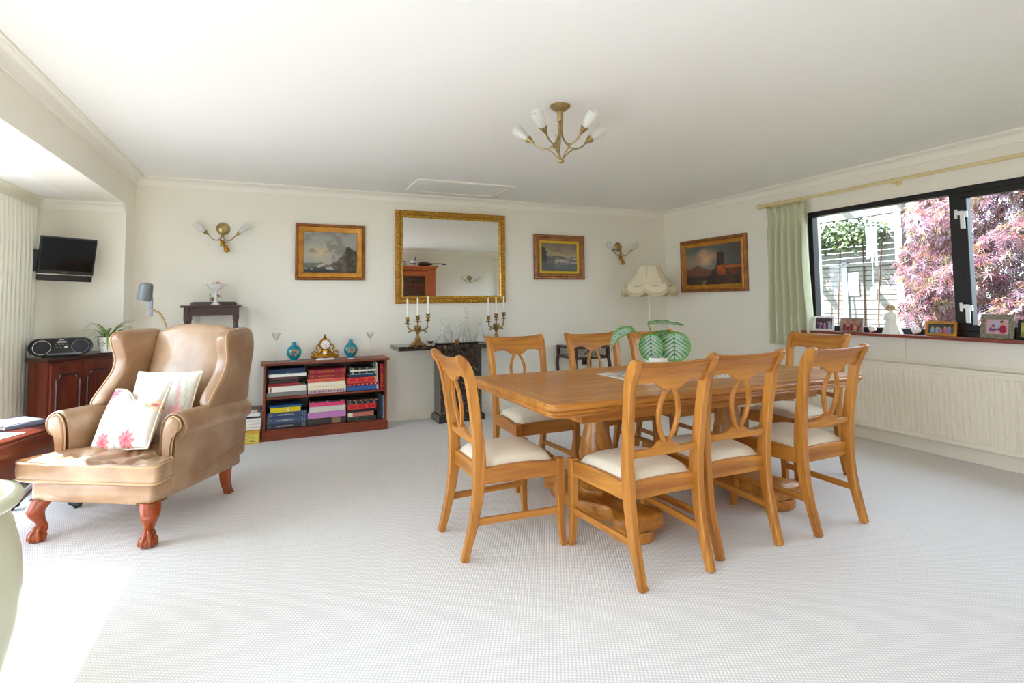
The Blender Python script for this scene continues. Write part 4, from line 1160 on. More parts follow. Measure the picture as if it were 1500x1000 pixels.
def sp_bands(col, n=3, fill=None):
    def f(t, L, Tk):
        mb = MB(); y = -.0006; b = .003
        xs = [-L*.47+i*(L*.94)/n for i in range(n+1)]
        for i in range(n):
            a, c = xs[i]+.004, xs[i+1]-.004
            mb.box(a,c,y,.0004,Tk*.10,Tk*.10+b); mb.box(a,c,y,.0004,Tk*.9-b,Tk*.9); mb.box(a,a+b,y,.0004,Tk*.1,Tk*.9); mb.box(c-b,c,y,.0004,Tk*.1,Tk*.9)
        mb.build('spine_panels', cmat(col), t, smooth=0)
    return f
def sp_dots(col, n=6):
    def f(t, L, Tk):
        mb = MB()
        for i in range(n):
            x = lerp(-L*.42, L*.42, i/(n-1)); mb.box(x-.006,x+.006,-.0006,.0004,Tk*.25,Tk*.75)
        mb.build('spine_marks', cmat(col), t, smooth=0)
    return f
def sp_label(col, u0, u1):
    def f(t, L, Tk): MB().box(-L/2+L*u0, -L/2+L*u1, -.0006, .0004, Tk*.08, Tk*.92).build('spine_label', cmat(col), t, smooth=0)
    return f
W3 = (bcx1-bcx0-.044)/3
colc = [bcx0+.022+W3*(i+.5) for i in range(3)]
grpb = {0:'books lying on the upper bookcase shelf', 1:'books lying on the lower bookcase shelf'}
lv = [.387, .096]
stacks = {
 (0,0): [((132,130,124),.345,.040,0,None,'grey worn flat book at the bottom of the left upper stack'),((232,226,212),.325,.052,.006,sp_label((170,110,50),.04,.09),'thick white book with a brown spine mark, left upper stack'),((150,36,46),.26,.028,-.03,None,'dark red book in the left upper stack'),((58,44,44),.245,.030,-.035,None,'black brown book above the red one, left upper stack'),((88,52,54),.25,.026,-.032,None,'dull maroon book in the left upper stack'),((236,232,220),.325,.030,.008,None,'white book below the navy ones, left upper stack'),((40,84,96),.32,.012,.006,sp_dots((200,200,180),3),'thin teal book in the left upper stack'),((18,44,80),.315,.034,.0,None,'navy blue book on top of the left upper stack')],
 (0,1): [((196,176,182),.345,.036,.0,sp_dots((120,80,100),12),'pale floral patterned book at the bottom of the middle upper stack'),((238,228,198),.345,.034,-.002,None,'lower plain cream book in the middle upper stack'),((240,232,208),.340,.034,-.006,None,'upper plain cream book in the middle upper stack'),((204,82,62),.338,.036,-.008,sp_bands((230,150,110),3),'faded orange red book with boxed spine, middle upper stack'),((150,24,48),.335,.044,-.002,sp_titled(),'lower crimson book with gold lettering, middle upper stack'),((154,26,52),.338,.044,.0,sp_titled(),'top crimson book with gold lettering, middle upper stack')],
 (0,2): [((44,92,160),.300,.050,-.03,None,'plain mid blue book at the bottom of the right upper stack'),((160,18,34),.29,.020,-.035,sp_dots((240,200,180),7),'thin red book with white dots, right upper stack'),((196,16,34),.275,.062,-.045,sp_bands((240,130,90),3),'thick bright red book with orange boxes on its spine, upper shelf'),((20,48,92),.26,.024,-.035,None,'navy book under the thin pale book, right upper stack'),((150,190,190),.21,.008,-.05,None,'thin pale teal book, right upper stack'),((28,32,26),.235,.022,-.03,sp_dots((210,200,140),4),'black book with yellow spine marks, right upper stack'),((240,236,230),.245,.018,-.03,None,'thin white book near the top of the right upper stack'),((34,36,28),.23,.022,-.03,sp_dots((180,180,120),4),'black book on top of the right upper stack')],
 (1,0): [((48,54,66),.345,.044,.0,sp_titled(light='silver'),'lowest slate book with silver lettering, left lower stack'),((62,80,116),.345,.056,.002,sp_titled(light='silver'),'thick grey blue book with silver lettering, left lower stack'),((52,72,112),.338,.046,.006,sp_titled(light='silver'),'blue book with silver lettering under the yellow one'),((218,196,20),.26,.044,-.01,sp_label((226,222,206),.56,.61),'bright yellow book on the lower shelf'),((30,84,130),.28,.020,-.005,None,'thin blue book on top of the left lower stack')],
 (1,1): [((56,48,44),.345,.062,.0,sp_label((140,112,84),.62,.85),'dark brown album at the bottom of the middle lower stack'),((194,126,188),.345,.056,-.002,None,'lilac album in the middle lower stack'),((208,206,196),.325,.052,.006,None,'pale grey album in the middle lower stack'),((222,62,120),.315,.038,.004,None,'hot pink book in the middle lower stack'),((40,30,38),.31,.014,.004,sp_dots((220,220,210),3),'thin black book on top of the middle lower stack')],
 (1,2): [((34,42,42),.275,.044,-.045,sp_bands((110,110,90),3),'dark green black book at the bottom of the right lower stack'),((186,108,96),.245,.042,-.055,sp_label((232,222,196),0,.18),'salmon patterned book with a cream label, lower shelf'),((30,32,34),.275,.024,-.045,None,'thin black book between the two red ones, lower shelf'),((190,12,30),.275,.056,-.042,sp_bands((240,110,90),3),'bright red book with boxed spine on the lower shelf'),((24,34,54),.27,.020,-.042,sp_dots((190,200,190),5),'thin navy book with pale dots, right lower stack'),((64,44,36),.30,.022,-.03,sp_dots((190,150,110),6),'brown dotted book on top of the right lower stack')],
}
for (row, col), items in stacks.items():
    z = lv[row]; tot = sum(i[2] for i in items); avail = .285 if row == 0 else .270
    k = min(1, avail*.985/tot)
    for cover, L, Tk, dx, spn, label in items:
        Tk2 = Tk*k
        L = min(L, W3-.012)
        book('book', label, cover, L, random.uniform(.20,.235), Tk2-.0006, (colc[col]+dx*.8, bcy0+.024+random.uniform(0,.012), z), R(random.uniform(-.6,.6)), grpb[row], spine=spn)
        z += Tk2
def standing(label, cover, x, zb, Hh, Tk, lean, grp, spine=None, y=.03):
    t = thing('book', label, 'book', (x, bcy0+y, zb), 0, grp)
    Mx = RY(lean)
    mb = MB(); mb.box(0,.003,0,.19,0,Hh,Mx); mb.box(Tk-.003,Tk,0,.19,0,Hh,Mx); mb.box(.003,Tk-.003,0,.003,0,Hh,Mx)
    mb.build('cover', cmat(cover), t, smooth=0, bevel=.001, seg=1)
    MB().box(.003,Tk-.003,.003,.187,.003,Hh-.003,Mx).build('pages', 'paper', t, smooth=0)
    if spine:
        mb = MB()
        for a, b in ((.12,.15),(.22,.225),(.3,.62),(.78,.785),(.84,.87)): mb.box(Tk*.3 if b-a > .1 else Tk*.15, Tk*.7 if b-a > .1 else Tk*.85, -.0006, .0005, Hh*a, Hh*b, Mx)
        mb.build('spine_lettering', 'gilt', t, smooth=0)
    return t
xr = bcx1-.024
standing('upright crimson book with gold lettering at the right end of the upper shelf', (166,20,50), xr-.040, .387, .245, .038, 0, 'upright books in the bookcase', True)
standing('thin pale booklet leaning beside the upright crimson book', (214,212,190), xr-.062, .387, .262, .009, R(-3.5), 'upright books in the bookcase')
standing('thin pale green booklet leaning next to the red books, upper shelf', (196,204,190), xr-.070, .387, .235, .008, R(-6), 'upright books in the bookcase')
for i, (c, tk, lab) in enumerate((((20,26,34),.020,'black upright book left of three on the lower shelf'),((14,30,44),.018,'blue black upright book, middle of the lower shelf group'),((30,62,104),.014,'dark blue upright book near the bookcase side, lower shelf'),((200,196,188),.005,'very thin white upright booklet at the right end of the lower shelf'))):
    standing(lab, c, xr-.066+(0,.021,.040,.058)[i], .0965, .245-.006*i, tk, 0, 'upright books in the bookcase')

# things standing on the bookcase
def vase(loc, label):
    t = thing('moon_flask_vase', label, 'vase', loc, 0, 'turquoise vases on the bookcase')
    pr = [(.0,.0),(.026,.0),(.028,.008),(.024,.014),(.04,.028),(.060,.055),(.067,.085),(.060,.115),(.042,.138),(.022,.15),(.016,.158),(.016,.172),(.022,.180),(.018,.182),(.0,.170)]
    MB().lathe(pr, 28, M=Matrix.Diagonal((1,.62,1,1))).build('body', 'turquoise', t, smooth=60)
    MB().lathe([(.027,.0),(.029,.004),(.027,.008)], 24, M=Matrix.Diagonal((1,.62,1,1)) @ T(0,0,-.0)).build('foot', 'porcelain', t, smooth=50)
    mb = MB()
    for k in range(7):
        a = R(-70+k*48); rr = .030
        x, z = math.cos(a)*rr, .082+math.sin(a)*rr*.8
        yy = -.62*math.sqrt(max(0,.067**2-x*x*.9-(z-.085)**2*.9))-.001
        mb.lathe([(0,.002),(.009,.001),(.011,-.003)], 9, M=T(x,yy,z) @ RX(PI/2) @ RZ(a))
    mb.tube(spline([(-.03,-.038,.06),(-.01,-.0415,.075),(.012,-.0415,.072),(.033,-.036,.095)],5), .003, 6)
    mb.build('gilt_decoration', cmat((186,140,84), .3), t, smooth=60)
    for s in (-1,1):
        MB().tube(spline([(s*.016,0,.165),(s*.026,0,.162),(s*.027,0,.150),(s*.022,0,.146)],4), .0035, 6).build('handle', 'turquoise', t, smooth=60)
    return t
vase((.193,5.56,bcz), 'turquoise vase with gilt flowers left of the clock on the bookcase')
vase((.712,5.56,bcz), 'turquoise vase with gilt flowers right of the clock on the bookcase')
def wineglass(loc, Hh, label):
    t = thing('wine_glass', label, 'glass', loc, 0, 'tall clear glasses on the bookcase')
    MB().lathe([(.0,.0),(.036,.0),(.036,.002),(.006,.008),(.0035,.03),(.0035,Hh*.70),(.007,Hh*.72),(.020,Hh*.80),(.040,Hh),(.0385,Hh),(.019,Hh*.81),(.0,Hh*.74)], 24).build('glass_body', 'crystal', t, smooth=50)
wineglass((.034,5.56,bcz), .27, 'tall clear glass at the left end of the bookcase top')
wineglass((.905,5.60,bcz), .25, 'tall clear glass at the right end of the bookcase top')
ck = thing('mantel_clock', 'gilt mantel clock with a white dial between two turquoise vases', 'clock', (.470, 5.56, bcz))
MB().layers([[(x,y,z) for x,y in rrect(-.085+i,.085-i,-.04+i,.04-i,.015,4)] for z,i in ((0,.004),(.004,0),(.014,.002),(.018,.008))]).build('plinth', 'porcelain', ck, smooth=50)
mb = MB()
mb.tube(spline([(-.125,0,.035),(-.09,-.01,.030),(-.045,-.02,.04),(0,-.025,.034),(.045,-.02,.04),(.09,-.01,.030),(.125,0,.035)],6), [.013]*37, 8)
mb.tube(spline([(-.09,0,.03),(-.07,0,.055),(-.045,0,.075),(-.04,0,.10)],5), [.014]*16, 8); mb.tube(spline([(.09,0,.03),(.07,0,.055),(.045,0,.075),(.04,0,.10)],5), [.014]*16, 8)
for s in (-1,1):
    mb.tube([(s*(.095+.026*math.cos(a)*(1-a/9)), 0, .06+.026*math.sin(a)*(1-a/9)) for a in [k*.45 for k in range(14)]], [.007]*14, 7)
    mb.tube([(s*(.062+.016*math.cos(a)), -.004, .118+.030*math.sin(a)) for a in [k*.5-1.2 for k in range(8)]], [.007]*8, 7)
    mb.lathe([(0,0),(.012,.002),(.014,.010),(.008,.018)], 10, loc=(s*.07,-.012,.0))
mb.tube([(0,0,.03),(0,0,.1)], [.035,.03], 12)
mb.build('scroll_mount', 'gilt', ck, smooth=60)
MB().lathe([(.0,.03),(.046,.03),(.052,.02),(.057,.0),(.057,-.02),(.045,-.03),(0,-.03)], 32, M=T(0,-.005,.148) @ RX(PI/2)).build('drum', 'gilt', ck, smooth=50)
dl = MB().lathe([(0,.0315),(.038,.0310),(.042,.0305)], 32, M=T(0,-.005,.148) @ RX(PI/2)).build('dial', 'porcelain', ck, smooth=50)
mb = MB()
for k in range(12):
    a = 2*PI*k/12; mb.box(-.0018,.0018,-.0005,.0005,.026,.036, T(0,-.0372,.148) @ RY(a))
mb.box(-.0012,.0012,-.0005,.0005,-.004,.022, T(0,-.038,.148) @ RY(R(60))); mb.box(-.0012,.0012,-.0005,.0005,-.004,.030, T(0,-.038,.148) @ RY(R(-150)))
mb.lathe([(0,.001),(.0035,.0)], 8, M=T(-.014,-.0372,.137) @ RX(PI/2)); mb.lathe([(0,.001),(.0035,.0)], 8, M=T(.014,-.0372,.137) @ RX(PI/2))
mb.build('hands_and_numerals', 'black_plastic', dl, smooth=0)
MB().lathe([(.022,.205),(.016,.212),(.009,.22),(.012,.226),(.005,.234),(.002,.25),(0,.252)], 14).build('finial', 'gilt', ck, smooth=60)
MB().lathe([(0,0),(.016,.004),(.018,.018),(.010,.03),(0,.036)], 12, loc=(0,-.034,.052)).build('porcelain_bud', 'porcelain', ck, smooth=60)

# stack of books left of the bookcase
def fstack(label, cover, x, z, L, Tk, Wd=.2, rz=0, y=5.44, spn=None): return book('book', label, cover, L, Wd, Tk-.0006, (x, y, z), rz, 'books stacked on the floor beside the bookcase', spine=spn)
bxx = thing('slipcase', 'yellow orange boxed book standing on the floor beside the bookcase', 'book', (-.178, 5.405, 0), R(-3))
MB().box(-.088,.088,0,.22,0,.115).build('case', cmat((206,150,48)), bxx, smooth=0, bevel=.002)
MB().box(-.076,.076,-.001,.001,.010,.088).build('front_panel', cmat((214,196,84)), bxx, smooth=0)
mb = MB()
for k in range(6): mb.box(-.06+.004*(k%3),.05-.012*(k%2),-.0016,0,.078-.011*k,.080-.011*k)
mb.box(.012,.048,-.0018,0,.018,.027)
mb.build('printed_lines', cmat((130,110,40)), bxx, smooth=0)
for i in range(4):
    fstack(('lowest','second','third','topmost')[i]+' of four white page-edge books beside the bookcase', (228,222,214), -.165+.002*i, .1165+.026*i, .158, .0255, y=5.425)
fstack('dark book at a slant above the white books beside the bookcase', (40,38,40), -.175, .2215, .17,.014, y=5.42, rz=R(-4))
fstack('white volume with grey brown cover near the top of the floor stack', (214,210,206), -.178, .2360, .18,.036, y=5.415, rz=R(-2))
fstack('dark brown book with a pale label on top of the floor stack', (74,58,54), -.176, .2725, .185,.026, y=5.415, rz=R(-3), spn=sp_label((206,186,166),.3,.85))
t = thing('folder', 'tall black folder standing on the floor behind the armchair', 'folder', (-.283,5.43,0)); MB().box(0,.016,0,.23,0,.27).build('cover', cmat((36,34,40)), t, smooth=0, bevel=.003); MB().box(.003,.013,-.002,.2,.005,.265).build('pages', cmat((70,66,74)), t, smooth=0)
fstack('crimson book on the floor between the armchair and the black folder', (176,22,58), -.418, .02, .16,.06, y=5.44)
fstack('thin pink and white book under the crimson one on the floor', (210,150,180), -.418, 0, .16,.0195, y=5.44)

# ------------------------------------------------------------------ marble console
cs = thing('console_table', 'black veined marble console table under the mirror', 'console table', (1.815, 5.56, 0))
MB().box(-.675,.675,-.20,.19,.755,.80).build('slab', 'marble', cs, smooth=0, bevel=.004)
MB().box(-.225,.225,-.125,.12,.075,.755).build('pedestal', 'marble', cs, smooth=0, bevel=.003)
MB().layers([[(x,y,z) for x,y in ((-.252+i,-.152+i),(.252-i,-.152+i),(.252-i,.14-i),(-.252+i,.14-i))] for z,i in ((0,0),(.055,0),(.064,.010),(.075,.014))]).build('plinth', 'marble', cs, smooth=0)

def candelabrum(loc, rz, label):
    t = thing('candelabrum', label, 'candelabrum', loc, rz, 'brass candelabra on the console')
    prof = [(.0,0),(.078,0),(.080,.006),(.072,.013),(.060,.018),(.050,.030),(.034,.042),(.024,.060),(.026,.075),(.016,.088),(.012,.11),(.016,.125),(.010,.135),(0,.137)]
    mb = MB(); seg = 24
    vs = []
    mb.lathe(prof, seg)
    for i, v in enumerate(mb.v):
        a = math.atan2(v.y, v.x); r = math.hypot(v.x, v.y)
        k = 1+.10*math.cos(6*a)*min(1,r/.06); v.x *= k; v.y *= k
    mb.build('base', 'brass_antique', t, smooth=60)
    mb = MB()
    for k in range(9):
        a = 2*PI*k/9; p0 = (.01*math.cos(a),.01*math.sin(a),.12)
        mb.tube(spline([p0,(.026*math.cos(a),.026*math.sin(a),.15+.01*(k%3)),(.034*math.cos(a+.6),.034*math.sin(a+.6),.175+.012*(k%2)),(.02*math.cos(a+1.2),.02*math.sin(a+1.2),.20)],4), [.006,.006,.006,.006,.006,.005,.005,.005,.004,.004,.003,.003,.002], 6)
    mb.tube([(0,0,.12),(0,0,.235)], [.010,.007], 8)
    mb.build('leaf_stem', 'brass_antique', t, smooth=60)
    outs = []
    for i, (dx, h) in enumerate(((-.105,.245),(0,.262),(.105,.275))):
        mb = MB()
        if dx:
            s = 1 if dx > 0 else -1
            mb.tube(spline([(0,0,.165),(s*.035,0,.150),(s*.075,0,.160),(s*.10,0,.185),(s*.096,0,.205),(dx,0,h-.035)],5), [.0085]*10+[.0075]*10+[.006]*6, 8)
            mb.tube(spline([(s*.06,0,.158),(s*.075,0,.135),(s*.092,0,.138),(s*.085,0,.15)],4), .005, 6)
        arm = mb.build('arm', 'brass_antique', t, smooth=60) if dx else None
        MB().lathe([(.0,h-.035),(.006,h-.035),(.030,h-.022),(.032,h-.018),(.008,h-.018),(.010,h-.008),(.020,h+.004),(.022,h+.018),(.016,h+.032),(.026,h+.040),(.024,h+.043),(.011,h+.040),(.011,h+.02),(0,h+.02)], 18, loc=(dx,0,0)).build('candle_cup', 'brass_antique', t, smooth=55)
        outs.append((dx, h+.021))
    return outs
def candle(p, L, label):
    t = thing('candle', label, 'candle', p, 0, 'white candles in the candelabra')
    MB().lathe([(.0095,0),(.0105,.005),(.0105,.03),(.0095,L*.55),(.008,L-.012),(.005,L-.002),(0,L)], 14).build('wax_body', 'wax', t, smooth=50)
    MB().tube([(0,0,L-.003),(.0008,0,L+.010)], .0012, 5).build('wick', cmat((70,64,58)), t, smooth=0)
for (cx_, rz, nm) in ((1.368, R(-20), 'left'), (2.24, R(15), 'right')):
    loc = (cx_, 5.50, .80)
    o_ = candelabrum(loc, rz, 'brass three branch candelabrum at the %s end of the marble console' % nm)
    for (dx, h), ord_ in zip(o_, ('left', 'middle', 'right')):
        candle((cx_+dx*math.cos(rz), 5.50+dx*math.sin(rz), .80+h), (.215,.205,.205)[('left','middle','right').index(ord_)], '%s white candle of the candelabrum at the %s end of the console' % (ord_, nm))
def tray(loc, r, label):
    t = thing('silver_tray', label, 'tray', loc, 0, 'silver trays on the console')
    MB().lathe([(0,.004),(r*.85,.004),(r*.9,.006),(r,.016),(r*1.02,.017),(r,.012),(r*.9,.001),(r*.85,0),(0,0)], 36).build('dish', 'silver', t, smooth=45)
tray((1.655,5.50,.8005), .115, 'round silver tray under the left decanters on the console')
tray((1.905,5.51,.80), .125, 'round silver tray under the middle decanters on the console')
def decanter(loc, prof, stop, label):
    t = thing('decanter', label, 'decanter', loc, 0, 'crystal decanters on the console')
    MB().lathe(prof, 24).build('bottle', 'crystal', t, smooth=40)
    if stop: MB().lathe(stop, 16).build('stopper', 'crystal', t, smooth=30)
zt = .8045
decanter((1.625,5.49,zt), [(0,0),(.062,0),(.068,.012),(.062,.04),(.035,.075),(.020,.10),(.018,.13),(.024,.14),(.018,.145),(.018,.175),(.026,.19),(.014,.19)], [(.010,.18),(.012,.195),(.006,.205),(.020,.222),(.024,.24),(.018,.258),(0,.264)], 'squat clear decanter with a ball stopper on the left tray')
decanter((1.71,5.545,zt), [(0,0),(.042,0),(.044,.09),(.040,.12),(.020,.145),(.015,.165),(.022,.18),(.012,.18)], [(.009,.17),(.012,.185),(.006,.192),(.018,.203),(.019,.22),(.010,.233),(0,.235)], 'square shouldered clear decanter behind on the left tray')
decanter((1.845,5.49,zt), [(0,0),(.050,0),(.055,.01),(.05,.05),(.032,.09),(.020,.115),(.024,.125),(.018,.13),(.022,.15),(.017,.155),(.021,.175),(.03,.20),(.013,.2)], [(.01,.19),(.012,.205),(.026,.225),(.028,.236),(0,.24)], 'clear ringed neck decanter at the front of the middle tray')
decanter((1.915,5.55,zt), [(0,0),(.048,0),(.05,.02),(.046,.09),(.026,.14),(.016,.18),(.014,.255),(.024,.272),(.011,.272)], [(.008,.262),(.011,.28),(.006,.288),(.018,.31),(.022,.34),(.016,.372),(0,.385)], 'tallest clear decanter with a pointed stopper on the middle tray')
decanter((2.05,5.50,.80), [(0,0),(.060,0),(.066,.012),(.06,.05),(.036,.095),(.022,.13),(.018,.165),(.026,.185),(.013,.185)], [(.01,.175),(.012,.19),(.006,.2),(.02,.215),(.022,.235),(.012,.255),(0,.26)], 'broad clear decanter right of the trays on the console')
t = thing('bottle_label', 'small square wooden coaster propped between the decanters', 'coaster', (1.765,5.43,.8002)); MB().box(-.022,.022,-.004,.004,0,.045).build('block', 'frame_brown', t, smooth=0, bevel=.002)
for x, lb in ((1.50,'low silver dish left of the decanters on the console'),(2.13,'low silver dish beside the right candelabrum')):
    t = thing('silver_dish', lb, 'dish', (x, 5.49 if x < 2 else 5.41, .80), 0, 'small silver dishes on the console')
    MB().lathe([(0,.0),(.02,0),(.014,.012),(.03,.022),(.042,.04),(.040,.04),(.028,.026),(0,.02)], 20).build('bowl', 'silver', t, smooth=50)
    MB().tube(spline([(.04,0,.04),(.058,0,.05),(.06,0,.03),(.045,0,.02)],4), .003, 6).build('handle', 'silver', t, smooth=50)

# ------------------------------------------------------------------ glass topped display table
vt = thing('display_table', 'small glass topped display table with curved legs by the back wall', 'table', (3.33, 5.50, 0))
MB().box(-.225,.225,-.215,.215,.718,.724).build('glass_top', 'thin_glass', vt, smooth=0, bevel=.001)
mb = MB(); 
for z0,z1 in ((.69,.718),(.575,.60)):
    mb.box(-.225,.225,-.215,-.19,z0,z1); mb.box(-.225,.225,.19,.215,z0,z1); mb.box(-.225,-.2,-.19,.19,z0,z1); mb.box(.2,.225,-.19,.19,z0,z1)
mb.build('frame', 'darkwood_x', vt, smooth=0, bevel=.004)
MB().box(-.2,.2,-.19,.19,.577,.585).build('display_tray', cmat((196,190,176)), vt, smooth=0)
for a in ((-.205,.205,-.208,-.204),(-.205,.205,.204,.208)): MB().box(a[0],a[1],a[2],a[3],.6,.69).build('glass_side', 'thin_glass', vt, smooth=0)
for a in ((-.216,-.212,-.19,.19),(.212,.216,-.19,.19)): MB().box(a[0],a[1],a[2],a[3],.6,.69).build('glass_side', 'thin_glass', vt, smooth=0)
for sx in (-1,1):
    for sy in (-1,1):
        mb = MB(); mb.box(sx*.213-.016,sx*.213+.016,sy*.203-.016,sy*.203+.016,.575,.715)
        mb.tube(spline([(sx*.213,sy*.203,.60),(sx*.225,sy*.215,.50),(sx*.215,sy*.205,.36),(sx*.195,sy*.185,.2),(sx*.20,sy*.19,.08),(sx*.225,sy*.215,.0)],5), [.020]*5+[.022]*5+[.018]*5+[.013]*5+[.011]*5+[.014], 8)
        mb.build('leg', 'darkwood_z', vt, smooth=50)
for i,(x,y,c,r) in enumerate(((-.10,-.08,(170,176,160),.03),(.0,-.10,(206,196,170),.025),(.10,-.06,(150,160,150),.03),(.05,.08,(190,180,150),.028),(-.08,.09,(120,130,130),.03))):
    MB().lathe([(0,0),(r*.8,0),(r,.012),(r*.6,.035),(0,.045)], 12, loc=(3.33+x,5.50+y,.5852)).build('curio', cmat(c), None, smooth=50)
    o = bpy.context.scene.objects[-1] if False else None
for i, o in enumerate([o for o in C.objects if o.name.startswith('curio')]):
    tag(o, ('grey green curio at the front left of the display table','cream curio at the front middle of the display table','dull green curio at the front right of the display table','sandy curio at the back right of the display table','dark grey curio at the back left of the display table')[i], 'ornament', 'curios in the display table')
tag(MB().box(3.47,3.535,5.742,5.7535,.455,.52).build('wall_socket', 'black_plastic', None, smooth=0, bevel=.002), 'small black square plate low on the back wall', 'socket')

# ------------------------------------------------------------------ floor lamp
fl = thing('floor_lamp', 'cream floor lamp with a scalloped fringed shade in the corner', 'floor lamp', (4.13, 5.27, 0))
MB().lathe([(0,0),(.14,0),(.145,.012),(.135,.03),(.05,.045),(.025,.07),(.018,.1),(0,.1)], 32).build('base', 'lamp_white', fl, smooth=50)
MB().lathe([(.014,.09),(.016,.5),(.022,.52),(.014,.54),(.014,1.0),(.020,1.02),(.013,1.04),(.011,1.36),(0,1.36)], 16).build('pole', 'lamp_white', fl, smooth=50)
NP = 8
def shade(v, a):
    """bell shade with concave panels"""
    r = interp([(0,.125),(.25,.155),(.5,.205),(.72,.268),(.85,.318),(1.0,.335)], v); z = lerp(1.655,1.335,v)
    ph = (a*NP/(2*PI)) % 1
    r *= 1-.045*math.sin(PI*ph)*(1 if v < .8 else .6)
    top = .012*abs(math.cos(PI*ph)) if v < .02 else 0
    return r, z-.018*math.sin(PI*ph)*(1 if v < .05 else 0)
mb = MB(); nu = NP*10
mb.grid(lambda u,v: (lambda q: (q[0]*math.cos(2*PI*u), q[0]*math.sin(2*PI*u), q[1]))(shade(v*.8, 2*PI*u)), nu, 16)
mb.build('shade', 'shade_fabric', fl, smooth=75, weld=.0004, solid=.003)
def swag(r0, r1, z0, drop0, h):
    def f(u, v):
        ph = (u*NP) % 1; dz = drop0*math.sin(PI*ph)**.8
        r = lerp(r0, r1, v)*(1-.03*math.sin(PI*ph)) + .004*math.sin(u*NP*2*PI*7)*v
        return (r*math.cos(2*PI*u), r*math.sin(2*PI*u), z0-v*h-dz)
    return f
MB().grid(swag(.285,.325,1.440,.050,.075), NP*14, 8).build('scalloped_band', 'shade_fabric', fl, smooth=75, solid=.002)
MB().grid(swag(.326,.333,1.368,.050,.045), NP*14, 5).build('fringe', 'fringe', fl, smooth=75, solid=.002)
for k in range(NP):
    a = 2*PI*k/NP
    pts = [(shade(v*.8,a)[0]*1.01*math.cos(a), shade(v*.8,a)[0]*1.01*math.sin(a), shade(v*.8,a)[1]) for v in [i/10 for i in range(11)]]
    MB().tube(pts, .004, 6).build('braid', 'fringe', fl, smooth=60)
# ------------------------------------------------------------------ pictures
def frame_loops(w, h, prof):
    """mitred rectangular frame in local xz plane, front towards -y; prof: (inset from outer edge, depth forward)"""
    mb = MB(); loops = []
    for i, d in prof:
        loops.append([(-w/2+i,-d,-h/2+i),(w/2-i,-d,-h/2+i),(w/2-i,-d,h/2-i),(-w/2+i,-d,h/2-i)])
    mb.layers(loops, cap=False); return mb
def picture(label, loc, rz, w, h, profs, fn, nu=120):
    t = thing('framed_painting', label, 'painting', loc, rz, 'framed oil paintings')
    for nm, mt_, prof in profs: frame_loops(w, h, prof).build(nm, mt_, t, smooth=30)
    ins = profs[-1][2][-1][0]; dep = profs[-1][2][-1][1]
    cw, chh = w-2*ins, h-2*ins
    MB().box(-w/2+.01,w/2-.01,-.006,-.001,-h/2+.01,h/2-.01).build('backing', 'darkwood_x', t, smooth=0)
    printed('canvas', (-cw/2-.002,-dep-.0005,-chh/2-.002), (cw+.004,0,0), (0,0,chh+.004), nu, int(nu*chh/cw), fn, t, mat='oil_paint')
    return t
def sea(u, v):
    n = fbm(u*1.4, v*1.4, 2.6, 5, 3.1); n2 = fbm(u*3, v*3, 3, 4, 8.2)
    c = mixc((.66,.65,.60), (.60,.60,.57), v)
    c = mixc(c, (.82,.72,.54), max(0, .9-((u-.28)**2*9+(v-.50)**2*16))*(.75+n*1.6))
    c = mixc(c, (.52,.50,.47), sm(.0,.28,n+.10*u+.1*v-.1))
    c = mixc(c, (.74,.69,.60), sm(.05,.3,n2)*.4)
    if v < .24+.02*fbm(u,0,5,2,1):
        c = mixc((.20,.22,.22), (.42,.43,.40), sm(0,.24,v)+n2*.9)
        fm = sm(.05,.22, fbm(u*2,v*5,2.5,4,5.5)+.18-abs(u-.52)*.5)
        c = mixc(c, (.78,.74,.66), fm*.85)
        if v < .07: c = mixc(c, (.14,.15,.15), .8)
    top = interp([(0,0),(.44,.0),(.50,.22),(.56,.26),(.62,.28),(.66,.36),(.72,.42),(.745,.44),(.76,.52),(.79,.63),(.84,.65),(.90,.60),(.95,.55),(1,.52)], u)+.02*fbm(u,v,14,3,2)
    if v < top and (v > .10+.06*(u < .62) or u > .68):
        k = fbm(u*2, v*2, 5, 4, 1.1)
        c = mixc((.22,.19,.17), (.44,.39,.33), .35+k*1.3+(.25 if u < .8 else -.1))
    if (abs(u-.30) < .10 and abs(v-.115+.02*math.sin(u*30)) < .025): c = mixc(c, (.22,.20,.16), .8)
    if (u-.58)**2+((v-.50)*1.2)**2 < .00025: c = (.25,.24,.24)
    return c
def valley(u, v):
    n = fbm(u*1.5, v*1.5, 3, 5, 6.1)
    c = mixc((.66,.57,.41), (.48,.42,.34), sm(.55,1,v)); c = mixc(c, (.42,.37,.33), sm(.0,.3,n)*.6*sm(.5,.75,v))
    if v < .54:
        c = mixc((.48,.42,.36), (.33,.29,.26), sm(.05,-.15,n)+.3*sm(.5,.3,v))
        s = sm(.02,.16, fbm(u*1.2,v*6,3,4,2.4)+.12*sm(.35,.8,u)-abs(v-.36)*.8)
        c = mixc(c, (.70,.64,.54), s*.9)
    if v < .24: c = mixc(c, (.20,.21,.16), .6+n); c = mixc(c, (.26,.33,.22), sm(.4,.7,u)*.5)
    if v < .06: c = mixc(c, (.13,.11,.10), .8)
    tr = (u/.16)**2+((v-.55)/.30)**2+fbm(u,v,9,3,3)*1.4
    if tr < 1 or (u < .15 and v < .5): c = mixc(c, (.15,.13,.12), .85)
    for x in (.50,.80,.33):
        if abs(u-x) < .012 and .26 < v < .36: c = (.16,.13,.11)
    return c
def mill(u, v):
    return tuple(min(1, x*1.22+.015) for x in mill0(u, v))
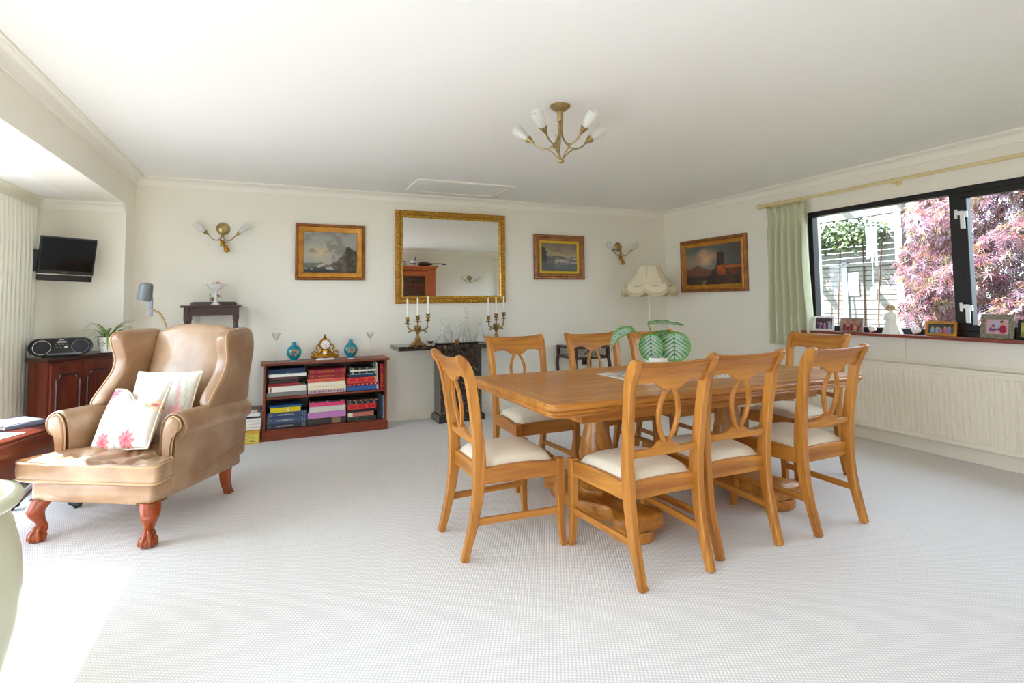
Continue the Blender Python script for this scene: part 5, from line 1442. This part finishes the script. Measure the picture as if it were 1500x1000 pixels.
def mill0(u, v):
    n = fbm(u*1.4, v*1.4, 2.4, 5, 11.1)
    c = mixc((.36,.38,.37), (.28,.29,.29), sm(.4,1,v)+.5*(u-.5)); 
    c = mixc(c, (.70,.53,.40), max(0, 1-((u-.40)**2*16+(v-.70)**2*14))*(.9+n*2))
    c = mixc(c, (.56,.42,.34), max(0, 1-((u-.12)**2*20+(v-.62)**2*20))*(.7+n))
    c = mixc(c, (.22,.20,.20), sm(.6,.9,u)*.6)
    hill = interp([(0,.40),(.1,.43),(.2,.50),(.25,.51),(.32,.43),(.45,.38),(1,.36)], u)
    if v < hill+.01*n: c = mixc((.34,.22,.17), (.24,.15,.12), sm(.3,.0,v)+n)
    if v < .22: c = mixc((.14,.12,.11), (.26,.20,.15), .4+n*1.5)
    if v < .12 and u > .3: c = mixc(c, (.52,.44,.26), .5+fbm(u,v,8,3,4)*1.5)
    if u > .66 and v < .48+.03*fbm(u,0,4,2,9): c = mixc((.40,.20,.12), (.18,.12,.11), sm(.75,1,u)*.7+sm(.3,.1,v)+n)
    # tower, stepped mound and warm wall
    body = interp([(.0,.26),(.18,.22),(.32,.14),(.46,.075),(.60,.062),(.74,.055),(.80,.05),(.82,.0)], v)
    if v < .82 and -body*1.15 < u-.655 < body: c = mixc((.17,.12,.12), (.27,.19,.17), .4+fbm(u,v,7,3,8)*1.6)
    if .58 < u < .74 and .22 < v < .48: c = mixc(c, (.62,.28,.13), .7+fbm(u,v,6,3,7))
    if u > .74 and .40 < v < .46: c = mixc(c, (.62,.36,.20), .7)
    if abs(v-.74) < .02 and .585 < u < .72: c = (.15,.11,.11)
    return c
YP = YB-.001
picture('gold framed seascape with a dark rocky cliff above the bookcase', (.533, YP, 1.7545), 0, .67,.563,
    [('outer_moulding','frame_brown',[(0,0),(0,.030),(.008,.036),(.020,.034),(.026,.026)]), ('gilt_slope','gold',[(.026,.026),(.032,.034),(.045,.032),(.066,.020),(.074,.018),(.078,.011)])], sea)
picture('brown framed landscape with a yellow slip right of the mirror', (3.172, YP, 1.7635), 0, .686,.537,
    [('outer_moulding','frame_brown',[(0,0),(0,.032),(.012,.042),(.03,.040),(.040,.028),(.06,.026),(.072,.020)]), ('yellow_slip','slip_yellow',[(.072,.020),(.076,.024),(.098,.020),(.102,.012)])], valley)
picture('bronze framed painting of a dark stone tower on the window wall', (XR-.001, 4.913, 1.645), R(-90), 1.05,.645,
    [('outer_moulding','frame_brown',[(0,0),(0,.028),(.014,.042),(.030,.040),(.042,.028)]), ('gilt_slope','gold',[(.042,.028),(.052,.032),(.078,.018),(.085,.016),(.088,.010)])], mill)

# ------------------------------------------------------------------ mirror
mr = thing('wall_mirror', 'large wall mirror in a carved gilt frame above the console', 'mirror', (1.822, YP, 1.728))
MW, MH = 1.268, 1.005
frame_loops(MW, MH, [(0,0),(0,.020),(.006,.030),(.030,.036),(.048,.030),(.052,.022)]).build('outer_frame', 'gold', mr, smooth=30)
frame_loops(MW, MH, [(.052,.022),(.056,.030),(.064,.031),(.072,.024),(.078,.016),(.080,.010)]).build('inner_bead', 'gold_bright', mr, smooth=30)
mb = MB()
def carve(p, ang, s):
    for q, (dx, dz, r, a) in enumerate(((0,0,.011,.5),(.014,.008,.008,-.6),(-.013,-.008,.008,.9),(.004,-.012,.006,0),(-.005,.012,.006,1.2))):
        x, z = dx*math.cos(ang)-dz*math.sin(ang), dx*math.sin(ang)+dz*math.cos(ang)
        r *= 1.35; mb.lathe([(r,-.002),(r*.85,.006),(r*.45,.012),(0,.014)], 7, M=T(p[0]+x,-.033,p[1]+z) @ RX(PI/2) @ RZ(a+ang) @ Matrix.Diagonal((1.3,.7,1,1)), caps=False)
nW, nH = 34, 27
for i in range(nW):
    x = lerp(-MW/2+.03, MW/2-.03, i/(nW-1))
    carve((x, MH/2-.027), 0 if i % 2 else PI, 1); carve((x, -MH/2+.027), 0 if i % 2 else PI, 1)
for i in range(1, nH-1):
    z = lerp(-MH/2+.03, MH/2-.03, i/(nH-1))
    carve((-MW/2+.027, z), PI/2 if i % 2 else -PI/2, 1); carve((MW/2-.027, z), PI/2 if i % 2 else -PI/2, 1)
o = mb.build('carved_ornament', 'gold_bright', mr, smooth=60, recalc=False); o['kind'] = 'stuff'
MB().box(-MW/2+.078,MW/2-.078,-.0135,-.009,-MH/2+.078,MH/2-.078).build('mirror_plate', 'mirror_glass', mr, smooth=0)
MB().box(-MW/2+.02,MW/2-.02,-.008,-.001,-MH/2+.02,MH/2-.02).build('backing', 'darkwood_x', mr, smooth=0)

# ------------------------------------------------------------------ wall lights
SHP = [(.010,0),(.018,.012),(.026,.040),(.031,.075),(.032,.10),(.034,.115),(.0325,.116),(.030,.10),(.029,.075),(.024,.04),(.014,.013)]
def sconce(loc, rz, label, cherub=True):
    t = thing('wall_light', label, 'wall light', loc, rz, 'brass wall lights')
    MB().lathe([(0,.030),(.012,.030),(.016,.024),(.03,.022),(.048,.016),(.058,.006),(.060,0),(0,0)], 32, M=RX(PI/2)).build('backplate', 'brass', t, smooth=45)
    for s in (-1,1):
        pts = spline([(0,-.028,0),(s*.004,-.045,-.03),(s*.008,-.06,-.085),(s*.03,-.07,-.115),(s*.07,-.08,-.115),(s*.10,-.085,-.085),(s*.12,-.088,-.062)], 5)
        a = MB().tube(pts, .0055, 8).build('arm', 'brass', t, smooth=60)
        d = (s*.72,-.10,.68)
        Mh = T(s*.118,-.088,-.066) @ align(d)
        MB().lathe([(.006,-.006),(.010,0),(.012,.01),(.018,.026),(.022,.036),(.018,.037),(0,.034)], 18, M=Mh).build('shade_holder', 'brass', a, smooth=50)
        MB().lathe(SHP, 22, M=Mh @ T(0,0,.03)).build('glass_shade', 'frosted', a, smooth=60)
    if cherub:
        mb = MB(); Mc = T(.0,-.05,-.135)
        mb.lathe([(0,-.02),(.016,-.016),(.022,0),(.016,.016),(0,.02)], 12, M=Mc)
        for k in range(3): mb.lathe([(0,0),(.018,.012),(.014,.035),(0,.05)], 8, M=Mc @ T(0,0,0) @ align((math.cos(k*2.2)*.9,-.2,math.sin(k*2.2)*.7)) @ Matrix.Diagonal((1,.35,1,1)))
        mb.tube(spline([Mc @ Vector((.0,0,-.01)), Mc @ Vector((.022,-.008,-.035)), Mc @ Vector((.036,-.008,-.065)), Mc @ Vector((.042,0,-.09))],4), [.013]*4+[.018]*4+[.024]*4+[.012], 9)
        mb.tube(spline([Mc @ Vector((.01,0,-.02)), Mc @ Vector((.03,-.01,-.05)), Mc @ Vector((.018,-.012,-.078))],4), [.010]*9, 8)
        mb.lathe([(0,-.012),(.012,0),(0,.012)], 10, M=Mc @ T(.012,-.02,.005))
        mb.build('gilt_figure', 'gilt', t, smooth=60)
    return t
sconce((-.436, YB, 1.955), 0, 'twin arm brass wall light with a gilt figure on the left of the back wall')
sconce((4.034, YB, 1.915), 0, 'twin arm brass wall light with a gilt figure above the fringed lamp')
sconce((4.12, YF, 1.78), PI, 'brass wall light seen only in the mirror', False)

# ------------------------------------------------------------------ ceiling light
cl = thing('ceiling_light', 'five arm brass ceiling light with frosted glass shades', 'ceiling light', (1.555, 2.775, H-.0005))
MB().lathe([(0,0),(.058,0),(.062,-.006),(.056,-.012),(.034,-.030),(.020,-.036),(.018,-.036),(.018,-.092),(.015,-.095),(0,-.095)], 32).build('ceiling_rose', 'brass', cl, smooth=45)
for k in range(5):
    a = R(72*k+68)
    ca, sa = math.cos(a), math.sin(a)
    def W(r, z): return (r*ca, r*sa, z)
    arm = MB().tube(spline([W(.011,-.09),W(.011,-.16),W(.022,-.205),W(.055,-.243),W(.095,-.252),W(.14,-.236),W(.172,-.205)], 5), .0048, 8).build('arm', 'brass', cl, smooth=60)
    MB().tube(spline([W(.105,-.250),W(.07,-.265),W(.035,-.295),W(.006,-.33)], 5), .0038, 8).build('lower_stay', 'brass', arm, smooth=60)
    Mh = T(W(.170,-.208)) @ align((ca*.76, sa*.76, .65))
    MB().lathe([(.006,-.008),(.009,0),(.010,.006),(.022,.034),(.024,.040),(.020,.041),(0,.038)], 18, M=Mh).build('shade_holder', 'brass', arm, smooth=50)
    MB().lathe(SHP, 24, M=Mh @ T(0,0,.032) @ Matrix.Diagonal((1.02,1.02,.95,1))).build('glass_shade', 'frosted', arm, smooth=60)
MB().lathe([(0,-.322),(.012,-.324),(.020,-.332),(.017,-.342),(0,-.348)], 18).build('bottom_knob', 'brass', cl, smooth=50)

# ------------------------------------------------------------------ ceiling ventilation panel
vp = thing('ceiling_vent', 'white rectangular vent panel set in the ceiling near the mirror', 'vent', (1.735, 5.22, H))
mb = MB(); w_, d_ = .50, .29
for x0,x1,y0,y1 in ((-w_,w_,-d_,-d_+.05),(-w_,w_,d_-.05,d_),(-w_,-w_+.06,-d_+.05,d_-.05),(w_-.06,w_,-d_+.05,d_-.05)): mb.box(x0,x1,y0,y1,-.016,.004)
mb.build('frame', 'cornice', vp, smooth=0, bevel=.004)
MB().box(-w_+.085,w_-.085,-d_+.085,d_-.06,-.010,-.002).build('panel', 'ceiling', vp, smooth=0, bevel=.003)
MB().box(-w_+.06,w_-.06,-d_+.05,d_-.05,-.002,-.0005).build('slot_shade', cmat((60,54,50)), vp, smooth=0)  # dark sheet stands for the shade inside the open slot
mb = MB()
for k in range(3): mb.box(-w_+.062,w_-.062,-d_+.062+.010*k-.004,-d_+.062+.010*k-.001,-.008,-.003)
mb.build('slat', 'grey_plastic', vp, smooth=0)
# inner lip joining panel and frame on three sides
mb = MB(); mb.box(-w_+.06,-w_+.085,-d_+.05,d_-.05,-.009,-.003); mb.box(w_-.085,w_-.06,-d_+.05,d_-.05,-.009,-.003); mb.box(-w_+.06,w_-.06,d_-.06,d_-.05,-.009,-.003)
mb.build('lip', 'ceiling', vp, smooth=0)

# ------------------------------------------------------------------ right window: pole and curtain
rp = thing('curtain_pole', 'cream curtain pole with rings above the window', 'curtain pole', (XR-.085, 0, 2.205))
MB().tube([(0,-.15,0),(0,4.10,0)], .0135, 14).build('pole', 'rod', rp, smooth=60)
MB().lathe([(.014,0),(.020,.008),(.016,.016),(.026,.034),(.028,.05),(.018,.068),(0,.074)], 18, M=T(0,4.10,0) @ RX(-PI/2)).build('finial', 'rod', rp, smooth=60)
for y in (2.79, 4.06, 1.3, .0):
    mb = MB(); mb.tube([(.083,y,-.01),(.02,y,-.018),(0,y,-.016)], [.012,.010,.012], 10); mb.lathe([(.016,-.012),(.020,0),(.016,.012)], 14, M=T(0,y,0) @ RX(PI/2)); mb.lathe([(.0,0),(.028,0),(.028,.008),(0,.010)], 16, M=T(.084,y,-.01) @ RY(-PI/2))
    mb.build('bracket', 'rod', rp, smooth=50)
for i in range(7):
    y = 3.64+i*.062
    MB().tube([(.022*math.cos(a), y, .022*math.sin(a)-.006) for a in [2*PI*k/16 for k in range(17)]], .0035, 6, caps=False).build('ring', 'rod', rp, smooth=60)
c2 = thing('curtain', 'pale green pinch pleated curtain hanging left of the garden window', 'curtain', (XR-.085,0,0), group='curtains')
def cf(u, v):
    z = lerp(2.175,.775,v); ph = u*6*2*PI
    pinch = sm(.07,.02,abs(v-.10))
    am = lerp(.034,.046,sm(.12,.5,v))*(1-.45*pinch)
    y = lerp(4.055,3.60,u); y += (.5-u)*(.06*sm(.1,1,v)-.035*pinch)
    return (am*(math.sin(ph)+.3*math.sin(2*ph+.6+2*v)), y+.004*math.sin(v*7+u*11), z+.008*math.sin(ph)*(v<.01))
MB().grid(cf, 96, 30).build('fabric', 'curtain', c2, smooth=80, solid=.004)

# ------------------------------------------------------------------ sill ornaments
SX = XR-.085; SZ = .9302
def photo(label, y, w, h, fmat, border, fn, yawd=0, lean=R(10), depth=.012):
    t = thing('photo_frame', label, 'photo frame', (SX+.01, y, SZ), 0, 'framed photographs on the sill'); t.rotation_euler = (lean*0, 0, R(-90+yawd))
    Mx = RX(-lean)
    mb = MB(); loops = []
    for i, d in ((0,0),(0,.010),(.003,.012),(border-.002,.010),(border,.006)):
        loops.append([Mx @ Vector(p) for p in ((-w/2+i,-d,i),(w/2-i,-d,i),(w/2-i,-d,h-i),(-w/2+i,-d,h-i))])
    mb.layers(loops, cap=False); mb.box(-w/2+.001,w/2-.001,-.004,0,.001,h-.001,Mx)
    mb.build('frame', fmat, t, smooth=30)
    p0 = Mx @ Vector((-w/2+border-.001,-.0064,border-.001))
    printed('photograph', p0, Mx @ Vector((w-2*border+.002,0,0)), Mx @ Vector((0,0,h-2*border+.002)), 44, 32, fn, t)
    mb = MB(); mb.box(-.012,.012,0,.003,0,h*.75, T(0,.0,0) @ RX(R(-24)) @ T(0,0,0)); 
    o = MB().tube([Mx @ Vector((0,.002,h*.7)), (0,h*.38,.002)], .004, 6).build('strut', 'black_plastic', t, smooth=0)
    return t
def group_photo(bgc, n, seed, cols):
    rnd = random.Random(seed)
    pp = [(lerp(.08,.92,(i+.5)/n)+rnd.uniform(-.03,.03), rnd.uniform(.42,.68), rnd.choice(cols)) for i in range(n)]
    def f(u, v):
        c = mixc(bgc, tuple(x*.6 for x in bgc), .5+1.4*fbm(u,v,5,3,seed))
        for x, top, col in pp:
            if (u-x)**2*2.2+(v-top)**2 < .0045: c = (.82,.62,.52)
            elif abs(u-x) < .075 and v < top-.05: c = mixc(col, tuple(q*.7 for q in col), .5+fbm(u,v,9,2,seed))
        return c
    return f
photo('white framed group photo on the sill beside the curtain', 3.47,.185,.135,'white_plastic',.018, group_photo((.35,.30,.36),6,3,((.75,.78,.85),(.3,.25,.4),(.85,.55,.6))), yawd=8)
photo('beaded grey framed group photo on the sill, second from the curtain', 3.205,.20,.125,cmat((150,138,124),.3),.012, group_photo((.72,.56,.50),5,8,((.6,.2,.25),(.85,.7,.5),(.3,.25,.3))), yawd=4)
photo('gilt framed group photo on the sill left of the window mullion', 2.50,.215,.115,'gold',.022, group_photo((.32,.32,.28),5,5,((.8,.5,.6),(.55,.6,.8),(.6,.75,.85))), yawd=0)
def twochild(u, v):
    c = mixc((.80,.62,.64),(.66,.68,.80), max(0,1-((u-.5)**2*6+(v-.6)**2*5)))
    def el(cx,cy,rx,ry): return ((u-cx)/rx)**2+((v-cy)/ry)**2 < 1
    if el(.28,.30,.17,.16): c = (.42,.30,.55)
    if el(.76,.32,.17,.28): c = (.62,.10,.22)
    if el(.55,.32,.14,.06): c = (.40,.18,.40)
    if el(.32,.47,.085,.12): c = (.80,.58,.46)
    if el(.70,.72,.085,.14): c = (.80,.58,.46)
    if el(.32,.55,.085,.06) or el(.70,.84,.09,.07): c = (.30,.20,.14)
    return c
pf = photo('speckled stone framed photo of two children on the sill', 2.145,.205,.175,cmat((150,148,126),.5,noise_s=70,col2=rgb(90,84,70)),.036, twochild, yawd=-6)
photo('black backed frame with a yellow green photo at the right end of the sill', 1.965,.14,.14,'black_frame',.02, lambda u,v: mixc((.75,.72,.35),(.45,.52,.28), .5+fbm(u,v,4,3,2)*1.5), yawd=-10)
def heart(y, s, label):
    t = thing('heart_ornament', label, 'ornament', (SX+.015, y, SZ), R(-80), 'white hearts on the sill')
    pts = []
    for k in range(36):
        a = 2*PI*k/36
        pts.append((16*math.sin(a)**3/34*s, (13*math.cos(a)-5*math.cos(2*a)-2*math.cos(3*a)-math.cos(4*a)+17)/34*s))
    mb = MB(); lo = []
    for d, k in ((-.016,.72),(-.011,.93),(0,1),(.011,.93),(.016,.72)):
        lo.append([(x*k, d, s*.5+(z-s*.5)*k) for x, z in pts])
    mb.layers(lo, RX(R(-14)) @ RY(R(22))).build('stone', 'porcelain', t, smooth=70)
heart(3.045,.072,'white stone heart on the sill beside the grey framed photo')
heart(2.70,.075,'white stone heart on the sill right of the angel figure')
fg = thing('angel_figure', 'white draped figure ornament with straw hair on the window sill', 'ornament', (SX, 2.852, SZ), R(-75))
mb = MB()
loops = []
for z, rx, ry, fz in ((0,.075,.045,1),(.02,.070,.042,1),(.06,.055,.036,1),(.10,.045,.032,.8),(.135,.036,.027,.5),(.16,.034,.024,.3),(.175,.024,.018,.2),(.188,.012,.011,0)):
    loops.append([(rx*math.cos(a)*(1+.07*fz*math.sin(7*a)), ry*math.sin(a)*(1+.07*fz*math.sin(7*a)), z) for a in [2*PI*k/32 for k in range(32)]])
mb.layers(loops); mb.build('robe', 'porcelain', fg, smooth=70)
MB().lathe([(0,0),(.012,.002),(.022,.014),(.024,.030),(.018,.044),(0,.052)], 18, loc=(-.004,-.004,.186)).build('head', cmat((222,200,178)), fg, smooth=70)
mb = MB()
for k in range(26):
    a = 2*PI*k/26; mb.tube(spline([(-.004,-.002,.242),(-.004+.022*math.cos(a),-.002+.022*math.sin(a),.228),(-.004+.03*math.cos(a),.002+.028*math.sin(a),.20+.012*(k%3))],3), [.004]*7, 5)
mb.build('straw_hair', cmat((170,136,84)), fg, smooth=60)
for s in (-1,1):
    MB().tube(spline([(s*.028,-.006,.165),(s*.040,-.030,.13),(s*.014,-.045,.118)],4), [.011]*4+[.009]*4+[.007], 8).build('sleeve', 'porcelain', fg, smooth=60)
MB().tube([(.03+.035*math.cos(a), .005, .195+.032*math.sin(a)) for a in [k*.3-1.2 for k in range(10)]], .0035, 6).build('wire_loop', 'black_plastic', fg, smooth=60)
# ------------------------------------------------------------------ cabinet on the wall behind the camera (seen in the mirror)
dc = thing('display_cabinet', 'pine display cabinet with a glazed door, seen in the mirror', 'cabinet', (2.75, YF, 0), PI)
# local: x to the left in world, front faces -y (world +y)
MB().box(-.46,.46,-.44,-.02,0,.9).build('lower_body', 'pine', dc, smooth=0, bevel=.004)
mb = MB(); mb.box(-.46,-.43,-.40,-.02,.9,1.93); mb.box(.43,.46,-.40,-.02,.9,1.93); mb.box(-.43,.43,-.03,-.02,.9,1.93); mb.box(-.43,.43,-.40,-.02,1.91,1.93)
mb.box(-.43,-.30,-.40,-.38,.9,1.91); mb.box(.30,.43,-.40,-.38,.9,1.91)
mb.build('upper_body', 'pine', dc, smooth=0)
MB().layers([[(x,y,z) for x,y in ((-.46-i,-.40-i),(.46+i,-.40-i),(.46+i,-.02),(-.46-i,-.02))] for z,i in ((1.93,.0),(1.945,.012),(1.965,.018),(1.99,.045),(2.01,.048))]).build('crown_moulding', 'pine', dc, smooth=0)
dr = MB(); dr.box(-.30,-.23,-.415,-.395,.93,1.90); dr.box(.23,.30,-.415,-.395,.93,1.90); dr.box(-.23,.23,-.415,-.395,.93,1.02); dr.box(-.23,.23,-.415,-.395,1.80,1.90)
dr = dr.build('door', 'pine', dc, smooth=0, bevel=.003)
MB().box(-.23,.23,-.407,-.403,1.02,1.80).build('pane', 'thin_glass', dr, smooth=0)
MB().lathe([(.006,0),(.006,.012),(.014,.02),(.012,.028),(0,.03)], 12, M=T(-.265,-.415,1.4) @ RX(PI/2)).build('knob', 'brass', dr, smooth=60)
for z in (1.25, 1.60): MB().box(-.43,.43,-.37,-.03,z,z+.018).build('shelf', 'pine', dc, smooth=0)
for i in range(2):
    MB().box(-.43+.435*i,-.005+.435*i,-.455,-.44,.06,.86).build('lower_door', 'pine', dc, smooth=0, bevel=.004)
for i in range(6):
    for z, sh in ((1.618,'upper'), (1.268,'lower')):
        o = thing('goblet', '%s goblet from the right on the %s shelf inside the pine cabinet' % (('first','second','third','fourth','fifth','sixth')[i], sh), 'glass', (2.95-.08*i, YF+.22, z), 0, 'goblets in the pine cabinet')
        MB().lathe([(0,0),(.028,0),(.004,.008),(.004,.06),(.022,.075),(.03,.11),(.026,.135),(.024,.135),(.026,.11),(0,.07)], 14).build('glass_body', 'crystal', o, smooth=50)
ZC = 2.0105
lu = thing('mandolin', 'round backed mandolin lying on top of the pine cabinet', 'instrument', (3.02, .0, ZC), R(10))
bw = MB().lathe([(0,-.15),(.05,-.135),(.085,-.09),(.095,-.03),(.08,.04),(.045,.11),(.02,.16),(0,.17)], 24, M=T(0,0,.055) @ RY(PI/2) @ Matrix.Diagonal((.58,1,1,1))).build('bowl_body', 'darkwood_x', lu, smooth=60)
MB().box(.13,.37,-.016,.016,.058,.074).build('neck', 'darkwood_x', lu, smooth=0, bevel=.004)
MB().box(.36,.46,-.026,.026,.040,.064).build('peg_head', 'black_plastic', lu, smooth=0, bevel=.004)
jg = thing('jug', 'blue and white jug on top of the pine cabinet', 'jug', (2.74, .02, ZC), 0, 'blue and white pots on the cabinet')
MB().lathe([(0,0),(.05,0),(.06,.02),(.068,.06),(.055,.10),(.04,.125),(.046,.15),(.04,.15),(.034,.125),(0,.11)], 24).build('body', 'porcelain', jg, smooth=60)
MB().tube(spline([(-.055,0,.125),(-.09,0,.11),(-.085,0,.06),(-.06,0,.04)],5), .008, 8).build('handle', 'porcelain', jg, smooth=60)
MB().tube(spline([(.035,0,.14),(.07,0,.17),(.055,0,.20)],5), [.012]*5+[.007]*5+[.004], 8).build('spout', cmat((40,44,80)), jg, smooth=60)
MB().lathe([(.0685,.05),(.0695,.06),(.0685,.07)], 24, caps=False).build('painted_band', cmat((40,60,120)), jg, smooth=60)
vz = thing('vase', 'tall blue and white bottle vase on top of the pine cabinet', 'vase', (2.52, .0, ZC), 0, 'blue and white pots on the cabinet')
MB().lathe([(0,0),(.045,0),(.06,.04),(.062,.09),(.04,.15),(.018,.19),(.018,.24),(.03,.262),(.026,.262),(0,.2)], 24).build('body', 'porcelain', vz, smooth=60)
for z, r in ((.05,.0615),(.10,.061),(.21,.019)): MB().lathe([(r,z-.012),(r+.001,z),(r,z+.012)], 24, caps=False).build('painted_band', cmat((40,60,120)), vz, smooth=60)

# ------------------------------------------------------------------ garden
struct('ground', MB().box(-30,40,-30,40,-.5,-.3), 'ground', 'garden ground outside the windows', 'ground')
fx = 8.4
fn_ = thing('fence', 'pale horizontal board fence in the garden beyond the window', 'fence', (fx, 0, -.3))
ya, yb, yc = 7.2, 5.75, 4.4
MB().box(.012,.035,yc,ya,0,2.04).build('backing', 'trunk', fn_, smooth=0)  # dark panel added to block bright sky behind the board gaps
zb = 0.0; k = 0
while zb < 2.0:
    for (y0, y1) in ((yb+.05, ya), (yc, yb-.05)):
        b = MB().box(-.011,.011,y0,y1,zb,zb+.084, RY(R(-3))) if False else MB().box(-.012,.010,y0,y1,zb,zb+.066)
        b.build('board', 'fence_board', fn_, smooth=0)
    zb += .075; k += 1
for y in (ya+.03, yb, yc-.03): MB().box(-.04,.05,y-.04,y+.04,0,2.1).build('post', 'fence_post', fn_, smooth=0, bevel=.005)
MB().box(-.05,.06,yc-.08,ya+.08,2.02,2.07).build('capping', 'fence_board', fn_, smooth=0)
for q in range(5):
    MB().box(.02,.035,yc,ya,2.08+q*.09,2.16+q*.09).build('board', 'fence_board', fn_, smooth=0)
nb = MB().box(fx-.03,fx-.016,5.53,5.70,1.26,1.63).build('notice_board', 'white_plastic', None, smooth=0, bevel=.004)
tag(nb, 'blank white board hung on the garden fence', 'board')
pg = thing('pergola_beam', 'pale timber beam across the garden above the fence', 'beam', (8.0, 0, 2.50))
MB().box(-.05,.05,4.6,8.2,-.08,.10).build('beam', 'fence_board', pg, smooth=0, bevel=.005)
for y in (4.7, 5.5, 6.3, 7.1, 7.9): MB().box(-.6,1.2,y-.03,y+.03,.10,.2).build('rafter', 'fence_board', pg, smooth=0)
MB().box(-.05,.05,8.1,8.2,-2.85,-.08).build('post', 'fence_board', pg, smooth=0); MB().box(-.05,.05,4.62,4.72,-2.85,-.08).build('post', 'fence_board', pg, smooth=0)
wc = thing('wind_chime', 'white tubular wind chime hanging outside the window', 'wind chime', (7.45, 4.72, 2.22))
MB().lathe([(0,0),(.07,0),(.07,.012),(0,.02)], 20).build('top_disc', 'white_plastic', wc, smooth=50)
for i in range(5):
    a = 2*PI*i/5; MB().tube([(.05*math.cos(a),.05*math.sin(a),-.02),(.05*math.cos(a),.05*math.sin(a),-.36-.05*i)], .014, 10).build('tube', 'white_plastic', wc, smooth=60)
MB().tube([(0,0,0),(0,0,-.85)], .003, 5).build('cord', 'white_plastic', wc)
MB().box(-.004,.004,-.035,.035,-1.0,-.85).build('sail', 'white_plastic', wc, smooth=0, bevel=.003)
MB().tube([(0,0,.02),(0,0,.382)], .003, 5).build('hanger', 'white_plastic', wc)
def leaves(name, mat_, parent, pts, size, cols, star, seed, facing):
    rnd = random.Random(seed); vs = []; fs = []; cl_ = []
    for p in pts:
        s = size*rnd.uniform(.6,1.25); base = len(vs)
        nrm = (Vector(facing)+Vector((rnd.uniform(-1,1),rnd.uniform(-1,1),rnd.uniform(-.4,1))) * .8).normalized()
        a = nrm.orthogonal().normalized(); a = (Matrix.Rotation(rnd.uniform(0,2*PI),4,nrm) @ a); b = nrm.cross(a)
        col = lin(rnd.choice(cols))
        if star:
            dr_ = (Vector((rnd.uniform(-.5,.5),rnd.uniform(-.5,.5),-1))); dr_ = (dr_-nrm*dr_.dot(nrm)).normalized(); a = dr_; b = nrm.cross(a)
            for q in range(7):
                th = R(-115+q*38.3); L = s*(1-.42*abs(q-3)/3); d = a*math.cos(th)+b*math.sin(th); e = nrm.cross(d)
                k0 = len(vs)
                vs += [p, p+d*L*.45+e*L*.10, p+d*L-nrm*L*.22, p+d*L*.45-e*L*.10]; fs.append((k0,k0+1,k0+2,k0+3)); cl_ += [col]*4
        else:
            k0 = len(vs); vs += [p, p+a*s*.5+b*s*.35, p+a*s, p+a*s*.5-b*s*.35]; fs.append((k0,k0+1,k0+2,k0+3)); cl_ += [col]*4
    me = bpy.data.meshes.new(name); me.from_pydata([tuple(v) for v in vs], [], fs)
    ca = me.color_attributes.new('Col','FLOAT_COLOR','POINT')
    flat = []
    for c in cl_: flat += [c[0],c[1],c[2],1.0]
    ca.data.foreach_set('color', flat)
    me.materials.append(M_[mat_]); o = bpy.data.objects.new(name, me); C.objects.link(o); o.parent = parent; o['kind'] = 'stuff'
    return o
mp = thing('maple_tree', 'pink leaved weeping maple filling the view through the window', 'tree', (8.3, 3.15, -.3))
rnd = random.Random(21)
def branch(p, d, L, r, depth):
    pts = [p]; q = Vector(p); dd = Vector(d)
    for i in range(6):
        dd = (dd+Vector((rnd.uniform(-.25,.25),rnd.uniform(-.25,.25),rnd.uniform(-.12,.10)-.05*depth))).normalized(); q = q+dd*L/6; pts.append(q.copy())
    MB().tube(pts, [lerp(r, r*.45, i/6) for i in range(7)], 7).build('branch' if depth else 'trunk', 'trunk', mp, smooth=60)
    if depth < 2:
        for k in range(4 if depth == 0 else 3):
            a = rnd.uniform(0,2*PI); branch(pts[rnd.randint(3,6)], (math.cos(a)*.9,math.sin(a)*.9,rnd.uniform(.1,.7)), L*.75, r*.45, depth+1)
branch(Vector((0,0,0)), (0,0,1), 1.5, .09, 0)
# layered weeping crown: shells of leaf tiers over an ellipsoid
pts = []
for k in range(15000):
    a = rnd.uniform(0, 2*PI); u = rnd.uniform(-.75,1)
    tier = .12*math.sin(u*16+3*math.sin(a*3))
    rr = math.sqrt(max(0,1-u*u*.8))*(1+tier)*rnd.uniform(.72,1.03)
    x = -1.45*rr*abs(math.cos(a)) if rnd.random() < .8 else 1.2*rr*math.cos(a)
    pts.append(Vector((x*1.0, 1.32*rr*math.sin(a), 1.80+u*1.85)))
leaves('foliage', 'maple_leaf', mp, pts, .105, ((.50,.33,.37),(.58,.44,.47),(.42,.30,.36),(.66,.58,.60),(.48,.44,.34),(.56,.41,.36),(.54,.48,.53)), True, 5, (-1,.15,.45))
cp = thing('climbing_plant', 'green climbing plant over the top of the garden fence', 'plant', (8.3, 6.2, -.3))
pts = [Vector((rnd.uniform(-.35,.25), rnd.uniform(-1.1,1.3), 2.52+rnd.gauss(0,.10))) for i in range(3200)]
leaves('foliage', 'maple_leaf', cp, pts, .075, ((.28,.36,.16),(.38,.44,.26),(.22,.29,.15),(.50,.54,.44)), False, 9, (-1,0,.5))
for i in range(8): MB().tube(spline([(rnd.uniform(-.1,.1),-1.0+i*.3,0),(rnd.uniform(-.1,.1),-1.05+i*.32,1.2),(rnd.uniform(-.1,.1),-1.1+i*.33,2.5)],4), .012, 6).build('stem', 'trunk', cp, smooth=60)
